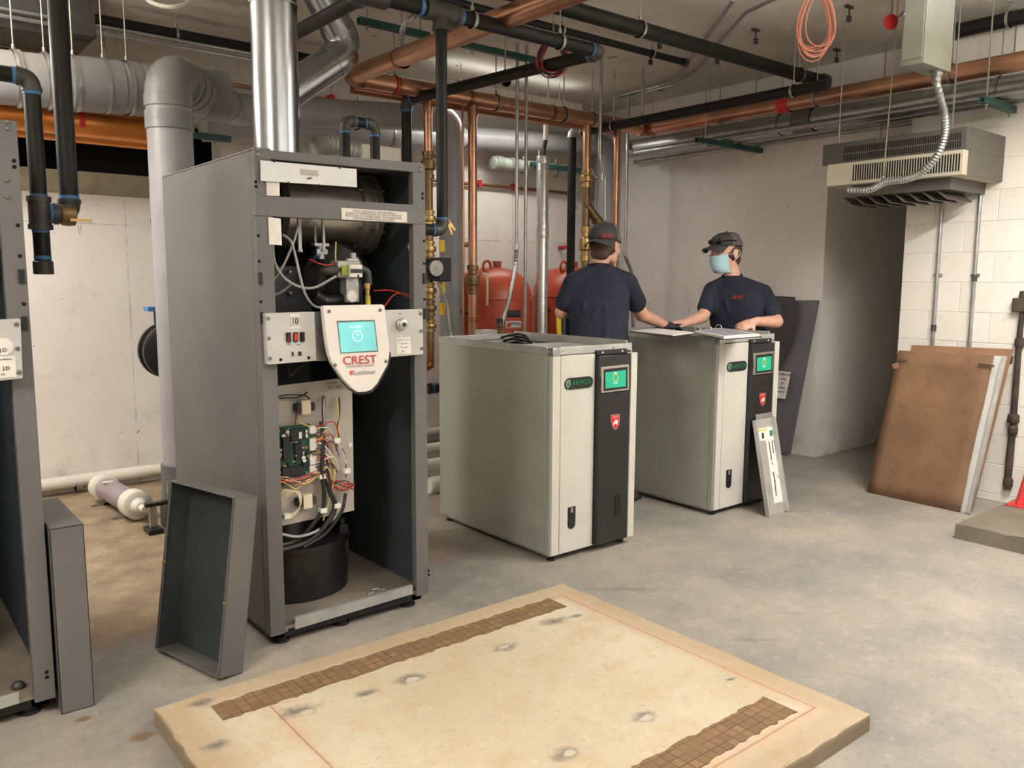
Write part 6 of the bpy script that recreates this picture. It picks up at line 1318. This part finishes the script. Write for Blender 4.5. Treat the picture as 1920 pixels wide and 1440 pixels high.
def head_shapes(mb, c, Fh, U, s=1.):
    L_ = U.cross(Fh).normalized(); Mx = Matrix((Fh, L_, U)).transposed()
    def e(f, l, u, rf, rl, ru): mb.ball(c+(Fh*f+L_*l+U*u)*s, (rf*s, rl*s, ru*s), 20, 14, Mx)
    e(-.008, 0, .03, .1, .078, .09); e(.025, 0, -.045, .068, .06, .07); e(.052, 0, -.09, .032, .034, .026); e(.05, 0, .015, .05, .062, .05)
    for sg in (-1, 1):
        e(.058, sg*.036, -.03, .03, .028, .032); e(-.012, sg*.08, -.012, .02, .009, .033); e(-.02, sg*.083, -.004, .013, .008, .026); e(.02, sg*.045, -.075, .035, .02, .03)
    e(.098, 0, -.02, .02, .014, .02); e(.09, 0, .0, .013, .009, .03); e(.084, 0, .022, .016, .05, .011); e(.092, 0, -.058, .014, .026, .016)
    return L_, Mx
def head_details(root, c, Fh, U, L_, Mx, brow):
    for sg in (-1, 1):
        p = c+Fh*.082+L_*sg*.031+U*.004; ey = MB().ball(p, (.013, .015, .0085), 12, 8, Mx).build('eye', M_eyew, root); MB().ball(p+Fh*.0105, (.004, .006, .006), 8, 6, Mx).build('iris', M_iris, ey)
        MB().tube([c+Fh*.093+L_*sg*.014+U*.026, c+Fh*.094+L_*sg*.032+U*.032, c+Fh*.08+L_*sg*.052+U*.026], [.003, .0045, .002], n=6).build('eyebrow', brow, root)
    MB().tube([c+Fh*.096+L_*.024-U*.06, c+Fh*.108-U*.057, c+Fh*.096-L_*.024-U*.06], [.002, .0055, .002], n=6).build('lips', M_lip, root)
def hair_cap(root, c, Fh, U, L_, Mx, brim, brimdir, two=True, lift=.044):
    MB().ball(c-Fh*.022+U*.012, (.092, .0825, .088), 22, 14, Mx).ball(c-Fh*.058-U*.045, (.045, .06, .05), 16, 10, Mx).build('hair', M_hair, root)
    B = brimdir; Ls = U.cross(B).normalized(); Mb = Matrix((B, Ls, U)).transposed()
    cc = c+U*lift-Fh*.008; n, m_ = 28, 9; rows = {}
    def pt(a, v):
        # v 0 at the band, 1 at the button
        r = math.cos(v*math.pi/2)**.62; zz = .012+(.132-lift)*math.sin(v*math.pi/2)**1.15
        return cc+Mb @ Vector((.112*r*math.cos(a), .092*r*math.sin(a), zz-.012+(.012*math.cos(a) if v < .5 else 0)))
    capo = None
    for nm, a0, a1, mm in (('cap_front', -math.pi*.42, math.pi*.42, M_cap), ('cap_mesh_back', math.pi*.42, math.pi*1.58, M_capm if two else M_cap)):
        vs = []; fs = []
        for j in range(m_+1):
            for i in range(n+1): vs.append(pt(a0+(a1-a0)*i/n, min(.995, j/m_)))
        fs = [(j*(n+1)+i, j*(n+1)+i+1, (j+1)*(n+1)+i+1, (j+1)*(n+1)+i) for j in range(m_) for i in range(n)]
        par = capo or root; o = MB().add(vs, fs).build('cap' if capo is None else nm, mm, par); so = o.modifiers.new('s', 'SOLIDIFY'); so.thickness = .004; so.offset = 0
        if capo is None: capo = o
    vs = []; fs = []; n = 18
    for j in range(5):
        for i in range(n+1):
            a = -1.12+2.24*i/n; k = j/4; ext = .078*math.cos(a*.82)**.6 if abs(a) < 1.8 else 0
            base = Vector((.112*math.cos(a), .092*math.sin(a), .012*math.cos(a))); tip = base+Vector((ext, 0, -.016-.014*abs(math.sin(a))))
            q = base.lerp(tip, k); q.z -= .02*k*abs(math.sin(a))**2; vs.append(cc+Mb @ q)
    fs = [(j*(n+1)+i, j*(n+1)+i+1, (j+1)*(n+1)+i+1, (j+1)*(n+1)+i) for j in range(4) for i in range(n)]
    o = MB().add(vs, fs).build('cap_brim', M_cap, capo); so = o.modifiers.new('s', 'SOLIDIFY'); so.thickness = .005
    MB().ball(pt(0, 1.0)+U*.002, .008, 8, 5).build('cap_button', M_cap, capo)
    return capo, cc, Mb
def scale_about(objs, c, k):
    Mx = Matrix.Translation(c) @ Matrix.Scale(k, 4) @ Matrix.Translation(-c); seen = set()
    for o in objs:
        for q in [o]+list(o.children):
            if q.data.name not in seen: seen.add(q.data.name); q.data.transform(Mx)
HS = 1.1
def bvh(me): return BVHTree.FromPolygons([v.co for v in me.vertices], [p.vertices[:] for p in me.polygons])
def logo(root, me, px, py, size, body='AMS', slope=None, m=None):
    """lettering laid on a garment where the photograph shows it"""
    T = bvh(me); h, nrm, i, d_ = T.ray_cast(CAM, ray(px, py).normalized())
    if h is None: return
    nrm = Vector(nrm); nrm = nrm if nrm.dot(CAM-h) > 0 else -nrm
    up_ = (Z-nrm*nrm.z).normalized(); xd = up_.cross(nrm)
    if slope: xd = (xd+up_*slope).normalized(); up_ = nrm.cross(xd)
    return text(body, size, m or M_logo, root, h+nrm*.004, xd, up_, ext=.002, shear=.25)
def legs(body, jeans_mb, hipL, hipR, kneeL, kneeR, ankL, ankR, core):
    for h, k, a in ((hipL, kneeL, ankL), (hipR, kneeR, ankR)):
        limb(body, [h, k, a], [.075, .05, .04]); limb(jeans_mb, [h, k, a+Vector((0, 0, .02))], [.095, .068, .062])
def boot(root, ank, d):
    d = Vector((d[0], d[1], 0)).normalized(); sd = Vector((-d.y, d.x, 0)); Mx = Matrix((d, sd, Z)).transposed(); a = Vector((ank.x, ank.y, 0)); mb = MB()
    mb.ball(a+d*.07+Z*.045, (.13, .048, .05), 16, 10, Mx); mb.ball(a+d*.13+Z*.035, (.07, .05, .04), 16, 10, Mx); mb.tube([a+Z*.03, a+Z*.1, a+Z*.17], [.05, .05, .055], n=14); mb.box(-.06, .19, -.045, .045, 0, .025, Matrix.Translation(a) @ Mx.to_4x4())
    me = remesh(mb, .008, 2); b = link('boot', me, M_boot, root); MB().box(-.065, .2, -.05, .05, .0, .022, Matrix.Translation(a) @ Mx.to_4x4()).build('sole', M_rubber, b, bevel=.006)

# ----- worker seen from behind
F1 = Vector((.81, .59, 0)).normalized(); R1 = Vector((F1.y, -F1.x, 0))
hip, waist, chest, shl_, neck = wp(1128, 690, 5.22), wp(1124, 632, 5.22), wp(1122, 572, 5.25), wp(1122, 530, 5.28), wp(1124, 499, 5.29)
Hd = wp(1135, 460, 5.30); Fh = Vector((.97, .244, 0)).normalized()
w1 = thing('person', 'worker in navy t-shirt seen from behind, cap worn backwards', 'person', (hip.x, hip.y, 0))
footR, footL = Vector((3.86, 3.62, .09)), Vector((3.62, 3.86, .09))
hR, hL = hip+R1*.09, hip-R1*.09; kR = hR.lerp(footR, .5)+F1*.03; kL = hL.lerp(footL, .5)+F1*.03
sR, sL = wp(1176, 530, 5.27), wp(1075, 530, 5.25)
eR, wR = wp(1203, 590, 5.47), wp(1250, 611, 5.66); eL = wp(1053, 585, 5.3); wL = eL+F1*.22+R1*.1+Z*.0
body = MB(); head_shapes(body, Hd, Fh, Z, HS); limb(body, [neck-Z*.05, neck+Z*.02, Hd-Z*.05-Fh*.01], [.062, .056, .056])
loft(body, [(hip-Z*.05, .14, .1, R1, F1), (waist, .15, .1, R1, F1), (chest, .17, .1, R1, F1), (shl_, .15, .08, R1, F1), (neck-Z*.02, .06, .055, R1, F1)])
limb(body, [sR, eR, wR], [.055, .047, .03]); limb(body, [sL, eL, wL], [.055, .046, .03])
hand(body, wL, F1*.6+R1*.6-Z*.2, Z, R1); jn = MB(); loft(jn, [(hip-Z*.12, .15, .11, R1, F1), (hip, .175, .13, R1, F1), (waist-Z*.08, .165, .12, R1, F1)])
legs(body, jn, hL, hR, kL, kR, footL, footR, None)
bo = link('body', remesh(body, .0055, 3), M_skin, w1); kids0 = set(w1.children)
head_details(w1, Hd, Fh, Z, Z.cross(Fh), Matrix((Fh, Z.cross(Fh), Z)).transposed(), M_hair)
cap1, cc1, _m = hair_cap(w1, Hd, Fh, Z, Z.cross(Fh), Matrix((Fh, Z.cross(Fh), Z)).transposed(), True, -(Fh+Vector((-.1, .15, 0))).normalized(), lift=.022)
scale_about([o for o in w1.children if o not in kids0], Hd, HS)
sh_ = MB(); loft(sh_, [(hip+Z*.02, .188, .135, R1, F1), (waist, .182, .13, R1, F1), (waist.lerp(chest, .5), .188, .132, R1, F1), (chest, .2, .13, R1, F1), (chest.lerp(shl_, .6)+Z*.01, .192, .12, R1, F1), (shl_+Z*.03, .155, .095, R1, F1), (neck-Z*.02, .098, .08, R1, F1), (neck+Z*.0, .075, .07, R1, F1)])
def slv(mb, s, e, t=.62, r0=.082, r1=.074): limb(mb, [s, s.lerp(e, t*.5), s.lerp(e, t)], [r0, r0*.98, r1])
def sleeve_cut(mb, s, e, t): pass
slv(sh_, sR, eR, .6, .068, .07); slv(sh_, sL, eL, .7, .066, .066)
for q_ in (sR, sL): limb(sh_, [neck-Z*.03, neck.lerp(q_, .5)-Z*.012, q_], [.062, .062, .066])
rnd = random.Random(6)
def folds(mb, c0, c1, R, Fw, w_, d_, n_=7):
    for k in range(n_):
        t_ = rnd.uniform(.1, .9); a = rnd.uniform(0, 6.28); p = c0.lerp(c1, t_)+R*w_*math.cos(a)*.93+Fw*d_*math.sin(a)*.93; q = p+Z*rnd.uniform(.06, .14)+R*rnd.uniform(-.06, .06)-Fw*0; limb(mb, [p, p.lerp(q, .5), q], [.006, .016, .006], 8, 3)
folds(sh_, hip+Z*.05, chest, R1, F1, .185, .132, 14)
me = remesh(sh_, .008, 4); s1o = link('tshirt', me, M_navy, w1)
link('jeans', remesh(jn, .01, 3), M_jean, w1)
boot(w1, footR, F1*.8+R1*.3); boot(w1, footL, F1)
gl = MB(); dR = (wp(1276, 613, 5.74)-wR).normalized(); limb(gl, [wR-dR*.035, wR], [.037, .034]); hand(gl, wR+dR*.005, dR, Z+R1*.2, -R1, 1.08, (.45, .5, .5, .55)); link('glove', remesh(gl, .0045, 2), M_glove, w1)
logo(w1, bpy.data.meshes.new_from_object(cap1), 1137, 443, .042)
MB().tube(smoothpath([neck+Z*.002+R1*.076*math.cos(a)+F1*.071*math.sin(a)-Z*.012*math.sin(a) for a in [2*math.pi*k/12 for k in range(13)]], 2), .006, n=6).build('collar', M_navy, s1o)

# ----- masked worker facing us
F2 = Vector((-.9, -.25, 0)).normalized(); R2 = Vector((F2.y, -F2.x, 0))
hip, waist, chest, shl_, neck = wp(1392, 700, 6.02), wp(1386, 640, 6.0), wp(1382, 586, 5.98), wp(1382, 545, 5.97), wp(1372, 518, 5.97)
Hd = wp(1361, 474, 5.95); Fh = Vector((-.97, .2, -.08)).normalized(); U2 = (Z-Fh*Fh.z).normalized(); L2 = U2.cross(Fh)
w2 = thing('person', 'worker in navy t-shirt and blue face mask leaning on the far heater', 'person', (hip.x, hip.y, 0))
footR, footL = Vector((5.08, 3.95, .09)), Vector((5.15, 3.55, .09)); hR, hL = hip+R2*.09, hip-R2*.09; kR = hR.lerp(footR, .5)+F2*.03; kL = hL.lerp(footL, .5)+F2*.03
sR, sL = wp(1336, 545, 6.02), wp(1430, 550, 5.96)
eR, wR = wp(1318, 594, 5.92), wp(1280, 607, 5.80); eL = wp(1456, 603, 5.78); wL = wp(1416, 603, 5.62)
body = MB(); head_shapes(body, Hd, Fh, U2, HS); limb(body, [neck-Z*.05, neck+Z*.02, Hd-U2*.06-Fh*.015], [.064, .058, .056])
loft(body, [(hip-Z*.05, .14, .1, R2, F2), (waist, .15, .1, R2, F2), (chest, .17, .1, R2, F2), (shl_, .15, .08, R2, F2), (neck-Z*.02, .06, .055, R2, F2)])
limb(body, [sR, eR, wR], [.055, .045, .029]); limb(body, [sL, eL, wL], [.055, .047, .03])
dR = (wp(1258, 604, 5.74)-wR).normalized(); hand(body, wR, dR, Z, F2, 1., (.2, .25, .3, .3)); dL = (wp(1388, 612, 5.60)-wL).normalized(); hand(body, wL+Z*.0, dL-Z*.05, Z+(CAM-wL).normalized()*1.1, (CAM-wL)*.3-Z, 1.1, (.3, .4, .5, .6), .3)
jn = MB(); loft(jn, [(hip-Z*.12, .15, .11, R2, F2), (hip, .178, .13, R2, F2), (waist-Z*.08, .17, .125, R2, F2)]); legs(body, jn, hL, hR, kL, kR, footL, footR, None)
link('body', remesh(body, .0055, 3), M_skin2, w2); kids0 = set(w2.children); Mx = Matrix((Fh, L2, U2)).transposed()
head_details(w2, Hd, Fh, U2, L2, Mx, M_hair); cap2, cc2, Mb2 = hair_cap(w2, Hd, Fh, U2, L2, Mx, True, Fh)
sh_ = MB(); loft(sh_, [(hip+Z*.02, .2, .14, R2, F2), (waist, .195, .138, R2, F2), (waist.lerp(chest, .5), .2, .138, R2, F2), (chest, .21, .136, R2, F2), (chest.lerp(shl_, .6)+Z*.01, .2, .125, R2, F2), (shl_+Z*.025, .155, .1, R2, F2), (neck-Z*.02, .09, .078, R2, F2), (neck+Z*.004, .07, .068, R2, F2)])
slv(sh_, sR, eR, .66, .068, .066); slv(sh_, sL, eL, .72, .07, .074)
for q_ in (sR, sL): limb(sh_, [neck-Z*.035, neck.lerp(q_, .5)-Z*.016, q_], [.062, .064, .068])
folds(sh_, hip+Z*.05, chest, R2, F2, .2, .138, 14)
me2 = remesh(sh_, .008, 4); s2o = link('tshirt', me2, M_navy, w2); link('jeans', remesh(jn, .01, 3), M_jean, w2); boot(w2, footR, F2); boot(w2, footL, F2)
MB().tube(smoothpath([neck+Z*.004+R2*.071*math.cos(a)+F2*.069*math.sin(a)-Z*.016*math.sin(a) for a in [2*math.pi*k/12 for k in range(13)]], 2), .006, n=6).build('collar', M_navy, s2o)
logo(w2, me2, 1381, 558, .042, '-AMS')
kids1 = set(w2.children)
# surgical mask with pleats and ear loops
vs = []; nu, nv = 16, 12
for j in range(nv+1):
    v = j/nv; u_z = -.016-.106*v; base = [(.0, .125), (.25, .122), (.6, .116), (.85, .104), (1, .088)]
    for (a_, b_), (c_, d_) in zip(base[:-1], base[1:]):
        if a_ <= v <= c_: f0 = b_+(d_-b_)*(v-a_)/(c_-a_)
    f0 += .002*math.sin(v*26)
    for i in range(nu+1):
        a = (-1+2*i/nu); wl = .071*math.sin(a*1.35)/math.sin(1.35); ff = f0-(.082+.0*v)*(abs(a)**2.1)
        vs.append(Hd+Fh*ff+L2*wl*(1-.12*v)+U2*(u_z+.016*abs(a)*(1-2*v)*.6))
o = MB().add(vs, [(j*(nu+1)+i, j*(nu+1)+i+1, (j+1)*(nu+1)+i+1, (j+1)*(nu+1)+i) for j in range(nv) for i in range(nu)]).build('face_mask', M_maskc, w2); so = o.modifiers.new('s', 'SOLIDIFY'); so.thickness = .0025
for sg in (-1, 1):
    e0 = Hd-Fh*.025+L2*sg*.09
    for zz, fz in ((-.012, .035), (-.095, .03)): MB().tube(smoothpath([Hd+Fh*fz+L2*sg*.066+U2*zz, Hd+Fh*.01+L2*sg*.082+U2*(zz*.6), e0+U2*(.015 if zz > -.05 else -.03), e0-Fh*.02+U2*-.005], 4), .0018, n=5).build('ear_loop', M_shw, o)
# sunglasses pushed up on the cap
g0 = cc2+Fh*.112+U2*.032; gl_ = thing('tmp', 't', 't'); bpy.data.objects.remove(gl_)
sg_ = MB()
for s in (-1, 1): sg_.ball(g0+L2*s*.034-Fh*.012*1, (.012, .03, .018), 14, 8, Matrix((Fh, L2, U2)).transposed())
so_ = sg_.build('sunglasses', M_lens, w2)
for s in (-1, 1): MB().tube([g0+L2*s*.06-Fh*.02, g0+L2*s*.09-Fh*.06+U2*.004, g0+L2*s*.095-Fh*.11], .003, n=6).build('temple_arm', M_lens, so_)
MB().tube([g0+L2*.012, g0-L2*.012], .003, n=6).build('bridge', M_lens, so_)

garments = {o.name for o in w2.children if o.name.split('.')[0] in ('tshirt', 'jeans', 'boot', 'lettering')}
scale_about([o for o in w2.children if o not in kids0 and o.name not in garments], Hd, HS)
